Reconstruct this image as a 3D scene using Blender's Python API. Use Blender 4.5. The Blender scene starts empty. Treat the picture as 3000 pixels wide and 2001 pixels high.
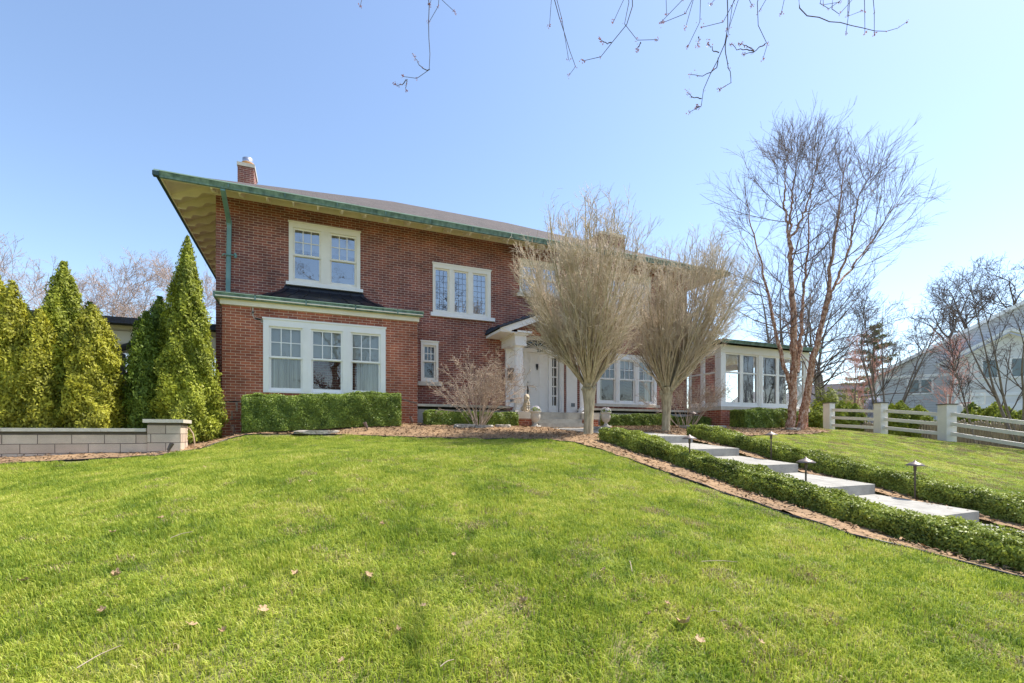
import bpy, bmesh, math, random
import numpy as np
from mathutils import Vector, Matrix
R = math.radians
PI = math.pi
C = bpy.context.scene.collection
S = bpy.context.scene

# ------------------------------------------------------------------ camera, sky, sun, exposure
cd = bpy.data.cameras.new('camera'); cam = bpy.data.objects.new('camera', cd); C.objects.link(cam)
CAM = np.array([2.098, -14.28, 1.6])
cam.location = CAM
cam.rotation_euler = (R(90), 0, -math.atan2(.3939, .9191))
cd.sensor_width = 36; cd.lens = 16.956; cd.shift_y = 0.0902; cd.clip_start = .05; cd.clip_end = 3000
S.camera = cam
SUN = Vector((.505, -.042, .862)).normalized()
w = bpy.data.worlds.new('World'); S.world = w; w.use_nodes = True
nt = w.node_tree; bg = nt.nodes['Background']
sky = nt.nodes.new('ShaderNodeTexSky'); sky.sky_type = 'NISHITA'; sky.sun_disc = False
sky.sun_elevation = math.asin(SUN.z); sky.sun_rotation = math.atan2(SUN.x, SUN.y)
sky.air_density = 1.0; sky.dust_density = .75; sky.ozone_density = 1.1; sky.altitude = 200
nt.links.new(sky.outputs[0], bg.inputs[0]); bg.inputs[1].default_value = .12
sl = bpy.data.lights.new('sun', 'SUN'); sl.energy = 3.6; sl.angle = R(.5); sl.color = (1, .95, .86)
so = bpy.data.objects.new('sun', sl); C.objects.link(so); so.rotation_euler = SUN.to_track_quat('Z', 'Y').to_euler()
S.view_settings.view_transform = 'Standard'; S.view_settings.look = 'None'
S.view_settings.exposure = 1.2; S.view_settings.gamma = 1
S.cycles.max_bounces = 6; S.cycles.transparent_max_bounces = 12; S.cycles.use_denoising = True

# ------------------------------------------------------------------ object helpers
def tag(o, label=None, cat=None, group=None, kind=None):
    if label: o['label'] = label
    if cat: o['category'] = cat
    if group: o['group'] = group
    if kind: o['kind'] = kind
    return o

def empty(name, loc, label, cat, group=None, rz=0):
    o = bpy.data.objects.new(name, None); C.objects.link(o)
    o.location = loc; o.rotation_euler = (0, 0, rz); o.empty_display_size = .2
    return tag(o, label, cat, group)

def mesh_obj(name, V, F, mat, parent=None, origin=(0, 0, 0), smooth=False, uv=None):
    V = np.asarray(V, dtype=np.float64).reshape(-1, 3)
    me = bpy.data.meshes.new(name)
    if isinstance(F, np.ndarray) and F.ndim == 2:
        n, k = F.shape
        me.vertices.add(len(V)); me.loops.add(n * k); me.polygons.add(n)
        me.loops.foreach_set('vertex_index', F.astype(np.int32).ravel())
        me.polygons.foreach_set('loop_start', np.arange(0, n * k, k, dtype=np.int32))
        me.vertices.foreach_set('co', (V - np.asarray(origin)).astype(np.float32).ravel())
        me.update(calc_edges=True)
    else:
        me.from_pydata([tuple(v) for v in (V - np.asarray(origin))], [], [tuple(f) for f in F]); me.update()
    if uv == 'box':   # metres, wrapped on the wall the face belongs to
        lay = me.uv_layers.new(name='UVMap')
        n = len(me.loops); vi = np.empty(n, np.int32); me.loops.foreach_get('vertex_index', vi)
        N = np.zeros((len(me.polygons), 3), np.float32); me.polygons.foreach_get('normal', N.ravel())
        tot = np.empty(len(me.polygons), np.int32); me.polygons.foreach_get('loop_total', tot)
        LN = np.abs(np.repeat(N, tot, axis=0)); P_ = V[vi]
        uvs = np.where((LN[:, 1] >= LN[:, 0])[:, None], P_[:, [0, 2]], P_[:, [1, 2]] + np.array([.1, 0]))
        top = LN[:, 2] > .9
        uvs[top] = P_[top][:, [0, 1]]
        lay.data.foreach_set('uv', uvs.astype(np.float32).ravel())
    if mat: me.materials.append(mat)
    if smooth: me.polygons.foreach_set('use_smooth', np.ones(len(me.polygons), bool))
    o = bpy.data.objects.new(name, me); C.objects.link(o)
    if parent is not None: o.parent = parent
    return o

class MB:
    def __init__(s): s.v = []; s.f = []
    def add(s, V, F):
        b = len(s.v); s.v += [tuple(map(float, p)) for p in V]; s.f += [tuple(i + b for i in f) for f in F]; return s
    def box(s, x0, x1, y0, y1, z0, z1):
        x0, x1 = min(x0, x1), max(x0, x1); y0, y1 = min(y0, y1), max(y0, y1)
        return s.add([(x0, y0, z0), (x1, y0, z0), (x1, y1, z0), (x0, y1, z0), (x0, y0, z1), (x1, y0, z1), (x1, y1, z1), (x0, y1, z1)],
              [(0, 3, 2, 1), (4, 5, 6, 7), (0, 1, 5, 4), (1, 2, 6, 5), (2, 3, 7, 6), (3, 0, 4, 7)])
    def prism(s, poly, d):   # polygon of 3-D points pushed along d
        n = len(poly); d = np.array(d, float); P0 = [np.array(p, float) for p in poly]
        s.add([*P0, *[p + d for p in P0]], [tuple(range(n))[::-1], tuple(range(n, 2 * n)), *[(i, (i + 1) % n, n + (i + 1) % n, n + i) for i in range(n)]]); return s
    def bar(s, a, b, w_, h, up=(0, 0, 1)):
        a = Vector(a); b = Vector(b); t = (b - a).normalized(); r = t.cross(Vector(up)).normalized(); u = r.cross(t)
        P0 = [a - r * w_ / 2 - u * h / 2, a + r * w_ / 2 - u * h / 2, a + r * w_ / 2 + u * h / 2, a - r * w_ / 2 + u * h / 2]
        return s.prism(P0, b - a)
    def lathe(s, prof, c=(0, 0, 0), n=20):
        V = []; F = []
        for r, z in prof:
            V += [(c[0] + r * math.cos(2 * PI * i / n), c[1] + r * math.sin(2 * PI * i / n), c[2] + z) for i in range(n)]
        for k in range(len(prof) - 1):
            F += [(k * n + i, k * n + (i + 1) % n, (k + 1) * n + (i + 1) % n, (k + 1) * n + i) for i in range(n)]
        F += [tuple(range(n))[::-1], tuple((len(prof) - 1) * n + i for i in range(n))]
        return s.add(V, F)
    def tube(s, pts, rad, n=8):
        P_ = np.array(pts, float)[None]; r = (np.ones(len(pts)) * rad)[None]
        V, F = tubes(P_, r, n); return s.add(V.tolist(), F.tolist())
    def build(s, name, mat, parent=None, origin=(0, 0, 0), smooth=False, uv=None):
        return mesh_obj(name, s.v, s.f, mat, parent, origin, smooth, uv)

def tubes(Pl, Rd, m=5):
    """(N,K,3) polylines with (N,K) radii -> verts, quads."""
    N, K, _ = Pl.shape
    T = np.empty_like(Pl); T[:, 1:-1] = Pl[:, 2:] - Pl[:, :-2]; T[:, 0] = Pl[:, 1] - Pl[:, 0]; T[:, -1] = Pl[:, -1] - Pl[:, -2]
    T /= np.linalg.norm(T, axis=2, keepdims=True) + 1e-12
    mean = T.mean(axis=1); ref = np.where(np.abs(mean[:, 2:3]) > .8, np.array([[1., .17, 0]]), np.array([[0, 0, 1.]]))[:, None, :]
    U = np.cross(T, ref); U /= np.linalg.norm(U, axis=2, keepdims=True) + 1e-12; W = np.cross(T, U)
    a = np.arange(m) * 2 * PI / m
    V = Pl[:, :, None, :] + Rd[:, :, None, None] * (U[:, :, None, :] * np.cos(a)[None, None, :, None] + W[:, :, None, :] * np.sin(a)[None, None, :, None])
    V = V.reshape(-1, 3)
    i = np.arange(N)[:, None, None] * K * m; k = np.arange(K - 1)[None, :, None] * m; j = np.arange(m)[None, None, :]; j2 = (j + 1) % m
    F = np.stack([i + k + j, i + k + j2, i + k + m + j2, i + k + m + j], axis=-1).reshape(-1, 4)
    return V, F

def join(parts):
    V = []; F = []; b = 0
    for v, f in parts: V.append(v); F.append(f + b); b += len(v)
    return np.concatenate(V), np.concatenate(F)

def copy_tree(o, parent=None):
    c = o.copy(); C.objects.link(c); c.parent = parent
    for ch in [x for x in bpy.data.objects if x.parent == o]: copy_tree(ch, c)
    return c

# ------------------------------------------------------------------ materials
def newmat(name):
    m = bpy.data.materials.new(name); m.use_nodes = True; n = m.node_tree.nodes
    return m, m.node_tree, n['Principled BSDF']
def nd(t, kind, **k):
    n = t.nodes.new(kind)
    for a, b in k.items():
        if a.startswith('i_'): n.inputs[a[2:].replace('_', ' ')].default_value = b
        else: setattr(n, a, b)
    return n
def rgb(c): return (*c, 1)
def plain(name, col, rough=.6, var=.12, scale=6., bump=.0, bscale=60., metal=0., coord='Object', col2=None, spec=.5, stretch=None):
    m, t, b = newmat(name); L = t.links
    tc = nd(t, 'ShaderNodeTexCoord'); src = tc.outputs[coord]
    if stretch:
        mp = nd(t, 'ShaderNodeMapping'); mp.inputs['Scale'].default_value = stretch; L.new(src, mp.inputs[0]); src = mp.outputs[0]
    nz = nd(t, 'ShaderNodeTexNoise', i_Scale=scale, i_Detail=5., i_Roughness=.62); L.new(src, nz.inputs['Vector'])
    cr = nd(t, 'ShaderNodeValToRGB'); e = cr.color_ramp.elements; e[0].position = .32; e[1].position = .68
    c2 = col2 or tuple(min(1, x * (1 + var)) for x in col); c1 = col if col2 else tuple(x * (1 - var) for x in col)
    e[0].color = rgb(c1); e[1].color = rgb(c2)
    L.new(nz.outputs[0], cr.inputs[0]); L.new(cr.outputs[0], b.inputs['Base Color'])
    b.inputs['Roughness'].default_value = rough; b.inputs['Metallic'].default_value = metal; b.inputs['Specular IOR Level'].default_value = spec
    if bump:
        nb = nd(t, 'ShaderNodeTexNoise', i_Scale=bscale, i_Detail=4.); L.new(src, nb.inputs['Vector'])
        bp = nd(t, 'ShaderNodeBump', i_Strength=bump, i_Distance=.02); L.new(nb.outputs[0], bp.inputs['Height']); L.new(bp.outputs[0], b.inputs['Normal'])
    return m

def brick(name, c1, c2, cm, bw=.2127, rh=.0677, mort=.0105, off=.5, patch=None, stain=.38):
    m, t, b = newmat(name); L = t.links
    uv = nd(t, 'ShaderNodeUVMap', uv_map='UVMap')
    wob = nd(t, 'ShaderNodeTexNoise', i_Scale=9., i_Detail=2.); L.new(uv.outputs[0], wob.inputs['Vector'])
    wm = nd(t, 'ShaderNodeVectorMath', operation='MULTIPLY_ADD'); wm.inputs[1].default_value = (.006, .006, 0); L.new(wob.outputs[1], wm.inputs[0]); L.new(uv.outputs[0], wm.inputs[2])
    br = nd(t, 'ShaderNodeTexBrick', i_Scale=1., i_Mortar_Size=mort / 2, i_Brick_Width=bw, i_Row_Height=rh, i_Mortar_Smooth=.25, i_Bias=-.1, offset=off)
    br.inputs['Color1'].default_value = rgb(c1); br.inputs['Color2'].default_value = rgb(c2); br.inputs['Mortar'].default_value = rgb(cm)
    L.new(wm.outputs[0], br.inputs['Vector'])
    nz = nd(t, 'ShaderNodeTexNoise', i_Scale=1.3, i_Detail=6., i_Roughness=.65); L.new(uv.outputs[0], nz.inputs['Vector'])
    mr = nd(t, 'ShaderNodeMapRange'); mr.inputs[1].default_value = .3; mr.inputs[2].default_value = .7; mr.inputs[3].default_value = 1 - stain; mr.inputs[4].default_value = 1 + stain; L.new(nz.outputs[0], mr.inputs[0])
    mx = nd(t, 'ShaderNodeMix', data_type='RGBA', blend_type='MULTIPLY'); mx.inputs[0].default_value = 1; L.new(br.outputs[0], mx.inputs[6]); L.new(mr.outputs[0], mx.inputs[7])
    n2 = nd(t, 'ShaderNodeTexNoise', i_Scale=70., i_Detail=3.); L.new(uv.outputs[0], n2.inputs['Vector'])
    m2 = nd(t, 'ShaderNodeMapRange'); m2.inputs[3].default_value = .72; m2.inputs[4].default_value = 1.28; L.new(n2.outputs[0], m2.inputs[0])
    mx2 = nd(t, 'ShaderNodeMix', data_type='RGBA', blend_type='MULTIPLY'); mx2.inputs[0].default_value = 1; L.new(mx.outputs[2], mx2.inputs[6]); L.new(m2.outputs[0], mx2.inputs[7])
    L.new(mx2.outputs[2], b.inputs['Base Color']); b.inputs['Roughness'].default_value = .85
    inv = nd(t, 'ShaderNodeMath', operation='MULTIPLY_ADD'); inv.inputs[1].default_value = -1; L.new(br.outputs[1], inv.inputs[0]); L.new(n2.outputs[0], inv.inputs[2])
    bp = nd(t, 'ShaderNodeBump', i_Strength=.6, i_Distance=.008); L.new(inv.outputs[0], bp.inputs['Height']); L.new(bp.outputs[0], b.inputs['Normal'])
    return m

def leafmat(name, ca, cb, cc=None, nscale=3., trans=.3, rough=.55, island=.5):
    """leaf colour: a clump-sized noise and a value of its own for every leaf."""
    m, t, b = newmat(name); L = t.links
    g = nd(t, 'ShaderNodeNewGeometry')
    nz = nd(t, 'ShaderNodeTexNoise', i_Scale=nscale, i_Detail=3.); L.new(g.outputs['Position'], nz.inputs['Vector'])
    a = nd(t, 'ShaderNodeMath', operation='MULTIPLY_ADD'); a.inputs[1].default_value = island; L.new(g.outputs['Random Per Island'], a.inputs[0])
    s = nd(t, 'ShaderNodeMapRange'); s.inputs[1].default_value = .3; s.inputs[2].default_value = .7; s.inputs[4].default_value = 1 - island; L.new(nz.outputs[0], s.inputs[0]); L.new(s.outputs[0], a.inputs[2])
    cr = nd(t, 'ShaderNodeValToRGB'); e = cr.color_ramp.elements; e[0].color = rgb(ca); e[1].color = rgb(cb)
    if cc: x = e.new(.93); x.color = rgb(cb); e[-1].color = rgb(cc)
    L.new(a.outputs[0], cr.inputs[0]); L.new(cr.outputs[0], b.inputs['Base Color']); b.inputs['Roughness'].default_value = rough
    b.inputs['Specular IOR Level'].default_value = .35
    tr = nd(t, 'ShaderNodeBsdfTranslucent'); L.new(cr.outputs[0], tr.inputs[0])
    mx = nd(t, 'ShaderNodeMixShader'); mx.inputs[0].default_value = trans
    L.new(b.outputs[0], mx.inputs[1]); L.new(tr.outputs[0], mx.inputs[2]); L.new(mx.outputs[0], t.nodes['Material Output'].inputs[0])
    return m

def glassmat(name, fac=.3, tint=(.8, .85, .88), wav=.02):
    m, t, b = newmat(name); L = t.links; t.nodes.remove(b)
    tc = nd(t, 'ShaderNodeTexCoord'); nz = nd(t, 'ShaderNodeTexNoise', i_Scale=3.5, i_Detail=2.); L.new(tc.outputs['Object'], nz.inputs['Vector'])
    bp = nd(t, 'ShaderNodeBump', i_Strength=wav, i_Distance=.05); L.new(nz.outputs[0], bp.inputs['Height'])
    gl = nd(t, 'ShaderNodeBsdfGlossy', i_Roughness=.01); gl.inputs[0].default_value = (1, 1, 1, 1); L.new(bp.outputs[0], gl.inputs['Normal'])
    tr = nd(t, 'ShaderNodeBsdfTransparent'); tr.inputs[0].default_value = rgb(tint)
    fr = nd(t, 'ShaderNodeFresnel', i_IOR=1.5); ad = nd(t, 'ShaderNodeMath', operation='ADD', use_clamp=True); ad.inputs[1].default_value = fac; L.new(fr.outputs[0], ad.inputs[0])
    mx = nd(t, 'ShaderNodeMixShader'); L.new(ad.outputs[0], mx.inputs[0]); L.new(tr.outputs[0], mx.inputs[1]); L.new(gl.outputs[0], mx.inputs[2]); L.new(mx.outputs[0], t.nodes['Material Output'].inputs[0])
    return m

M = {}
M['brick'] = brick('brick', (.30, .092, .060), (.165, .055, .048), (.62, .47, .38))
M['brick_bay'] = brick('brick_bay', (.42, .120, .062), (.26, .072, .044), (.66, .49, .37))
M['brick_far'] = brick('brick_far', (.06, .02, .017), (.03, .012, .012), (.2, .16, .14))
M['white'] = plain('white', (.90, .86, .83), .45, .03, 3, .05, 40)
M['cream'] = plain('cream', (.90, .81, .68), .55, .07, 3, .05, 30)
M['offwhite'] = plain('offwhite', (.88, .81, .72), .5, .04, 3, .05, 40)
M['stone'] = plain('stone', (.62, .55, .46), .8, .12, 5, .2, 60)
M['concrete'] = plain('concrete', (.40, .38, .35), .9, .1, 6, .2, 80)
M['slab'] = plain('slab', (.25, .235, .21), .85, 0, 4, .25, 90, col2=(.38, .36, .32))
M['copper'] = plain('copper', (.055, .115, .11), .55, 0, 2.6, .1, 20, col2=(.25, .38, .34), stretch=(3, 3, .6))
M['black_metal'] = plain('black_metal', (.013, .016, .026), .38, .3, 4)
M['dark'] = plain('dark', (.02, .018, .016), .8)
M['interior'] = plain('interior', (.09, .07, .06), .9)
M['bronze'] = plain('bronze', (.10, .075, .055), .5, .3, 12, 0, metal=.4)
M['clay'] = plain('clay', (.45, .24, .10), .8, .15, 8)
M['steel'] = plain('steel', (.45, .47, .55), .35, .1, 8, metal=.8)
M['shingle'] = None
M['glass'] = glassmat('glass', .05)
M['glass_up'] = glassmat('glass_up', .30, (.6, .62, .66), .03)
M['glass_clear'] = glassmat('glass_clear', .05, (.92, .94, .95))
M['blind'] = None

def shingles(name, ca, cb, rows=.14):
    m, t, b = newmat(name); L = t.links
    uv = nd(t, 'ShaderNodeUVMap', uv_map='UVMap')
    br = nd(t, 'ShaderNodeTexBrick', i_Scale=1., i_Mortar_Size=.006, i_Brick_Width=.3, i_Row_Height=rows * .48, i_Mortar_Smooth=.1, offset=.37)
    br.inputs['Color1'].default_value = rgb(ca); br.inputs['Color2'].default_value = rgb(cb); br.inputs['Mortar'].default_value = rgb(tuple(x * .3 for x in ca)); L.new(uv.outputs[0], br.inputs[0])
    nz = nd(t, 'ShaderNodeTexNoise', i_Scale=14., i_Detail=5., i_Roughness=.7); L.new(uv.outputs[0], nz.inputs['Vector'])
    mr = nd(t, 'ShaderNodeMapRange'); mr.inputs[3].default_value = .45; mr.inputs[4].default_value = 1.55; L.new(nz.outputs[0], mr.inputs[0])
    mx = nd(t, 'ShaderNodeMix', data_type='RGBA', blend_type='MULTIPLY'); mx.inputs[0].default_value = 1; L.new(br.outputs[0], mx.inputs[6]); L.new(mr.outputs[0], mx.inputs[7])
    L.new(mx.outputs[2], b.inputs['Base Color']); b.inputs['Roughness'].default_value = .95
    bp = nd(t, 'ShaderNodeBump', i_Strength=.5, i_Distance=.02); L.new(br.outputs[1], bp.inputs['Height']); bp.invert = True; L.new(bp.outputs[0], b.inputs['Normal'])
    return m
M['shingle'] = shingles('shingle', (.125, .10, .092), (.065, .055, .052))
M['shingle_blue'] = shingles('shingle_blue', (.05, .065, .10), (.028, .035, .06))
M['shingle_dark'] = shingles('shingle_dark', (.03, .035, .05), (.02, .022, .03))
def stripes(name, ca, cb, period, axis=2, bump=.6, rough=.6):
    m, t, b = newmat(name); L = t.links
    tc = nd(t, 'ShaderNodeTexCoord'); sp = nd(t, 'ShaderNodeSeparateXYZ'); L.new(tc.outputs['Object'], sp.inputs[0])
    a = nd(t, 'ShaderNodeMath', operation='DIVIDE'); a.inputs[1].default_value = period; L.new(sp.outputs[axis], a.inputs[0])
    f = nd(t, 'ShaderNodeMath', operation='FRACT'); L.new(a.outputs[0], f.inputs[0])
    cr = nd(t, 'ShaderNodeValToRGB'); e = cr.color_ramp.elements; e[0].position = .0; e[0].color = rgb(cb); e[1].position = .22; e[1].color = rgb(ca); L.new(f.outputs[0], cr.inputs[0]); L.new(cr.outputs[0], b.inputs['Base Color'])
    bp = nd(t, 'ShaderNodeBump', i_Strength=bump, i_Distance=period * .2); L.new(f.outputs[0], bp.inputs['Height']); L.new(bp.outputs[0], b.inputs['Normal']); b.inputs['Roughness'].default_value = rough
    return m
M['blind'] = stripes('blind', (.62, .6, .58), (.36, .35, .36), .03)
M['siding'] = stripes('siding', (.56, .58, .63), (.30, .31, .35), .2)
M['siding_cream'] = stripes('siding_cream', (.58, .53, .42), (.2, .17, .12), .55)
M['lace'] = plain('lace', (.30, .26, .20), .9, 0, 1.6, .1, 60, col2=(.80, .76, .66), stretch=(14, 14, .35))  # upright pale and dark streaks paint the shading of the folds
M['drape'] = plain('drape', (.30, .28, .31), .9, .12, 5)

# ------------------------------------------------------------------ terrain
CP = np.array([
 (-3.1,-2.55,1.14),(-.8,-2.6,1.19),(-.25,-2.6,1.22),(.1,-2.25,1.28),(.24,-.8,1.43),(-.2,-1.6,1.36),(-3,-1.2,1.45),(-1.5,-1.2,1.44),(-4.5,-2.6,1.08),(.9,-1.1,1.64),(1.8,-1.7,1.56),(2,-1.2,1.70),(3.2,-1.2,1.78),(.75,-1.2,1.64),(2.6,-1.9,1.57),(4,-2.9,1.53),(4.3,-1.1,1.82),(5,-1,1.86),
 (8,-1.1,1.82),(9.2,-1.9,1.765),(4.95,-3.75,1.49),(6.2,-4.7,1.47),(6.8,-5.4,1.455),(7.2,-6.2,1.36),(7.3,-7,1.22),(7.3,-8.6,.95),(7.3,-10,.72),(7.3,-11.2,.54),
 (7.6,-12.3,.38),(8.85,-3.57,1.64),(11.2,-3.8,1.66),(10.3,-5.9,1.45),(10.4,-7.2,1.19),(10.4,-8.4,.94),(10.4,-9.7,.70),(10.4,-11,.47),(8.3,-5.9,1.43),(8.3,-8.4,.93),
 (8.3,-11,.46),(10.3,-13.5,.05),(13,-1.1,1.86),(15.4,-1.2,1.84),(16,-2.9,1.75),(17.8,-3,1.75),(16.8,-3.6,1.72),(22.5,-.8,1.69),(22.3,-2.9,1.56),(21.7,-5.3,1.33),
 (20.7,-7.5,1.08),(13.5,-5,1.6),(13.5,-7,1.3),(13,-9,.9),(16,-8,.95),(18,-7,1.1),(20,-10,.6),(2.1,-14.3,0),(2,-12,.36),(2,-10,.72),(2,-6,1.24),(-3,-6,.6),(-5,-10,.15),
 (-3,-12,.1),(2,-18,-.35),(10,-16,-.2),(-10,-3,.95),(-10,3,1.2),(-3,3,1.45),(-1,5,1.5),(8,5,1.7),(20,5,1.6),(25,0,1.2),(26,-8,.7),(20,-18,-.3),(-12,-14,-.1),
 (-25,10,1.),(-20,-20,-.4),(30,15,1.2),(40,-10,.6),(5,25,1.3),(35,-25,-.2),(0,-35,-.5),(-40,0,.9),(40,30,1.),(-20,35,1.)], float)
def _tps():
    n = len(CP); X = CP[:, :2]; d2 = ((X[:, None] - X[None]) ** 2).sum(2)
    K = np.where(d2 > 0, .5 * d2 * np.log(d2 + 1e-12), 0) + np.eye(n) * .02
    Pm = np.c_[np.ones(n), X]; A = np.block([[K, Pm], [Pm.T, np.zeros((3, 3))]])
    return np.linalg.solve(A, np.r_[CP[:, 2], 0, 0, 0])
_W = _tps()
def H(x, y):
    x = np.asarray(x, float); y = np.asarray(y, float); sh = np.broadcast(x, y).shape
    x = np.broadcast_to(x, sh).ravel(); y = np.broadcast_to(y, sh).ravel(); out = np.empty(len(x))
    for s in range(0, len(x), 20000):
        a = x[s:s + 20000]; b = y[s:s + 20000]; d2 = (a[:, None] - CP[:, 0]) ** 2 + (b[:, None] - CP[:, 1]) ** 2
        out[s:s + 20000] = (.5 * d2 * np.log(d2 + 1e-12)) @ _W[:-3] + _W[-3] + _W[-2] * a + _W[-1] * b
    r = np.hypot(x - 5, y + 2); k = np.clip((r - 28) / 14, 0, 1); k = k * k * (3 - 2 * k)
    out = out * (1 - k) + .9 * k
    return out.reshape(sh)
def h(x, y): return float(H(np.array([x]), np.array([y]))[0])

def inpoly(x, y, poly):
    c = np.zeros(x.shape, bool); n = len(poly)
    for i in range(n):
        x1, y1 = poly[i]; x2, y2 = poly[(i + 1) % n]
        cond = ((y1 > y) != (y2 > y)) & (x < (x2 - x1) * (y - y1) / ((y2 - y1) or 1e-9) + x1); c ^= cond
    return c
EDGE = [(-6, -3.2), (-2.73, -3.02), (-1.83, -2.98), (-.75, -2.9), (-.34, -2.75), (-.06, -2.5), (.15, -2.1), (.5, -1.75), (.85, -1.62), (1.76, -1.64), (2.59, -1.9), (3.96, -2.89), (4.95, -3.75), (6.19, -4.72), (6.82, -5.42), (7.1, -5.95), (7.22, -7), (7.2, -8.9), (7.2, -10.), (7.25, -11.2), (7.45, -11.5), (7.6, -12.3), (7.9, -14.5)]
BED1 = EDGE + [(11.1, -14.5), (11.05, -12), (11.02, -8), (11.1, -6.2), (11.8, -5.6), (13.2, -5.3), (15, -4.9), (16.5, -4.5), (17.8, -4.0), (18.6, -3.2), (19.1, -2.2), (21.2, -1.6), (21.2, 1), (15, 1), (15, .1), (-.3, .1), (-.3, 1.5), (-6, 1.5)]
PATHRECT = (8.5, 10.1)

def grid_xy(x0, x1, y0, y1, s):
    xs = np.arange(x0, x1 + s / 2, s); ys = np.arange(y0, y1 + s / 2, s); X, Y = np.meshgrid(xs, ys); return X, Y, len(xs), len(ys)
def ground_sheet():
    parts = []
    def ax(lo, hi, fine0, fine1, s):
        a = list(np.arange(fine0, fine1 + .01, s)); d = s
        x = a[0]
        left = []
        while x > lo: d *= 1.25; x -= d; left.append(x)
        d = s; x = a[-1]; right = []
        while x < hi: d *= 1.25; x += d; right.append(x)
        return np.array(left[::-1] + a + right)
    xs = ax(-1500, 1500, -9, 26, .25); ys = ax(-400, 1500, -17, 3, .25); X, Y = np.meshgrid(xs, ys)
    Z = H(X, Y) - .012 - np.where((X > 8.6) & (X < 10.05) & (Y < -1.9), .32, 0)
    V = np.stack([X, Y, Z], -1).reshape(-1, 3); nx = len(xs); ny = len(ys)
    i = np.arange(ny - 1)[:, None] * nx + np.arange(nx - 1)[None]; F = np.stack([i, i + 1, i + nx + 1, i + nx], -1).reshape(-1, 4)
    m, t, b = newmat('turf'); L = t.links
    g = nd(t, 'ShaderNodeNewGeometry')
    n1 = nd(t, 'ShaderNodeTexNoise', i_Scale=1.1, i_Detail=6., i_Roughness=.7); L.new(g.outputs['Position'], n1.inputs['Vector'])
    cr = nd(t, 'ShaderNodeValToRGB'); e = cr.color_ramp.elements; e[0].position = .35; e[0].color = (.09, .13, .03, 1); e[1].position = .62; e[1].color = (.22, .19, .09, 1); L.new(n1.outputs[0], cr.inputs[0])
    n2 = nd(t, 'ShaderNodeTexNoise', i_Scale=45., i_Detail=4.); L.new(g.outputs['Position'], n2.inputs['Vector'])
    mr = nd(t, 'ShaderNodeMapRange'); mr.inputs[3].default_value = .5; mr.inputs[4].default_value = 1.5; L.new(n2.outputs[0], mr.inputs[0])
    mx = nd(t, 'ShaderNodeMix', data_type='RGBA', blend_type='MULTIPLY'); mx.inputs[0].default_value = 1; L.new(cr.outputs[0], mx.inputs[6]); L.new(mr.outputs[0], mx.inputs[7])
    L.new(mx.outputs[2], b.inputs['Base Color']); b.inputs['Roughness'].default_value = 1; b.inputs['Specular IOR Level'].default_value = .1
    tag(mesh_obj('ground', V, F, m, smooth=True), kind='structure')
ground_sheet()

def mulch():
    rng = np.random.default_rng(5)
    s = .06; X, Y, nx, ny = grid_xy(-6, 21.3, -14.6, 1.5, s)
    ins = inpoly(X, Y, BED1) & ~((X > 8.5) & (X < 10.1) & (Y < -1.9))
    Z = H(X, Y) + .02 + rng.normal(0, .005, X.shape) + .012 * np.sin(X * 3.1) * np.cos(Y * 2.7)
    i = (np.arange(ny - 1)[:, None] * nx + np.arange(nx - 1)[None]); F = np.stack([i, i + 1, i + nx + 1, i + nx], -1).reshape(-1, 4)
    I = ins.ravel(); F = F[I[F].all(1)]; used = np.unique(F); mp = -np.ones(nx * ny, int); mp[used] = np.arange(len(used))
    V = np.stack([X, Y, Z], -1).reshape(-1, 3)[used]; parts = [(V, mp[F])]
    # chips
    n = 120000; x = rng.uniform(-5, 21, n); y = rng.uniform(-14, 0, n); k = inpoly(x, y, BED1) & ~((x > 8.5) & (x < 10.1) & (y < -1.8)); x = x[k]; y = y[k]
    n = len(x); ln = rng.uniform(.008, .036, n); wd = ln * rng.uniform(.2, .45, n); th = rng.uniform(0, 2 * PI, n); tz = rng.normal(0, .28, n); tw = rng.normal(0, .35, n)
    a = np.stack([np.cos(th) * np.cos(tz), np.sin(th) * np.cos(tz), np.sin(tz)], -1); b = np.cross(a, np.array([0, 0, 1.])); b /= np.linalg.norm(b, axis=1)[:, None]; b = b * np.cos(tw)[:, None] + np.cross(a, b) * np.sin(tw)[:, None]
    c = np.stack([x, y, H(x, y) + .03 + rng.uniform(0, .02, n)], -1)
    q = np.stack([c - a * ln[:, None] - b * wd[:, None], c + a * ln[:, None] - b * wd[:, None] * .7, c + a * ln[:, None] + b * wd[:, None], c - a * ln[:, None] + b * wd[:, None] * .8], 1).reshape(-1, 3)
    parts.append((q, np.arange(n * 4).reshape(-1, 4)))
    n = 260; y = rng.uniform(-13, -2, n); x = np.where(rng.uniform(0, 1, n) < .5, 8.52 + rng.exponential(.12, n), 10.08 - rng.exponential(.12, n)).clip(8.52, 10.08)
    zs = np.interp(-y, [1.81, 5.92, 5.924, 7.18, 7.184, 8.44, 8.444, 9.69, 9.694, 10.93, 10.934, 12.18, 12.184, 13.4], [1.775, 1.55, 1.40, 1.31, 1.16, 1.07, .92, .83, .68, .60, .45, .36, .2, .12]) + .008
    th = rng.uniform(0, 6.28, n); l = rng.uniform(.006, .022, n); a = np.stack([np.cos(th), np.sin(th), th * 0], -1) * l[:, None]; b = np.stack([-np.sin(th), np.cos(th), th * 0 + .2], -1) * l[:, None] * .4; c = np.stack([x, y, zs], -1)
    parts.append((np.stack([c - a - b, c + a - b, c + a + b, c - a + b], 1).reshape(-1, 3), np.arange(n * 4).reshape(-1, 4)))
    V, F = join(parts)
    tag(mesh_obj('mulch_bed', V, F, leafmat('mulch', (.07, .045, .03), (.44, .28, .15), (.66, .50, .32), 1.4, 0, .9, .6)), kind='stuff')
mulch()

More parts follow.
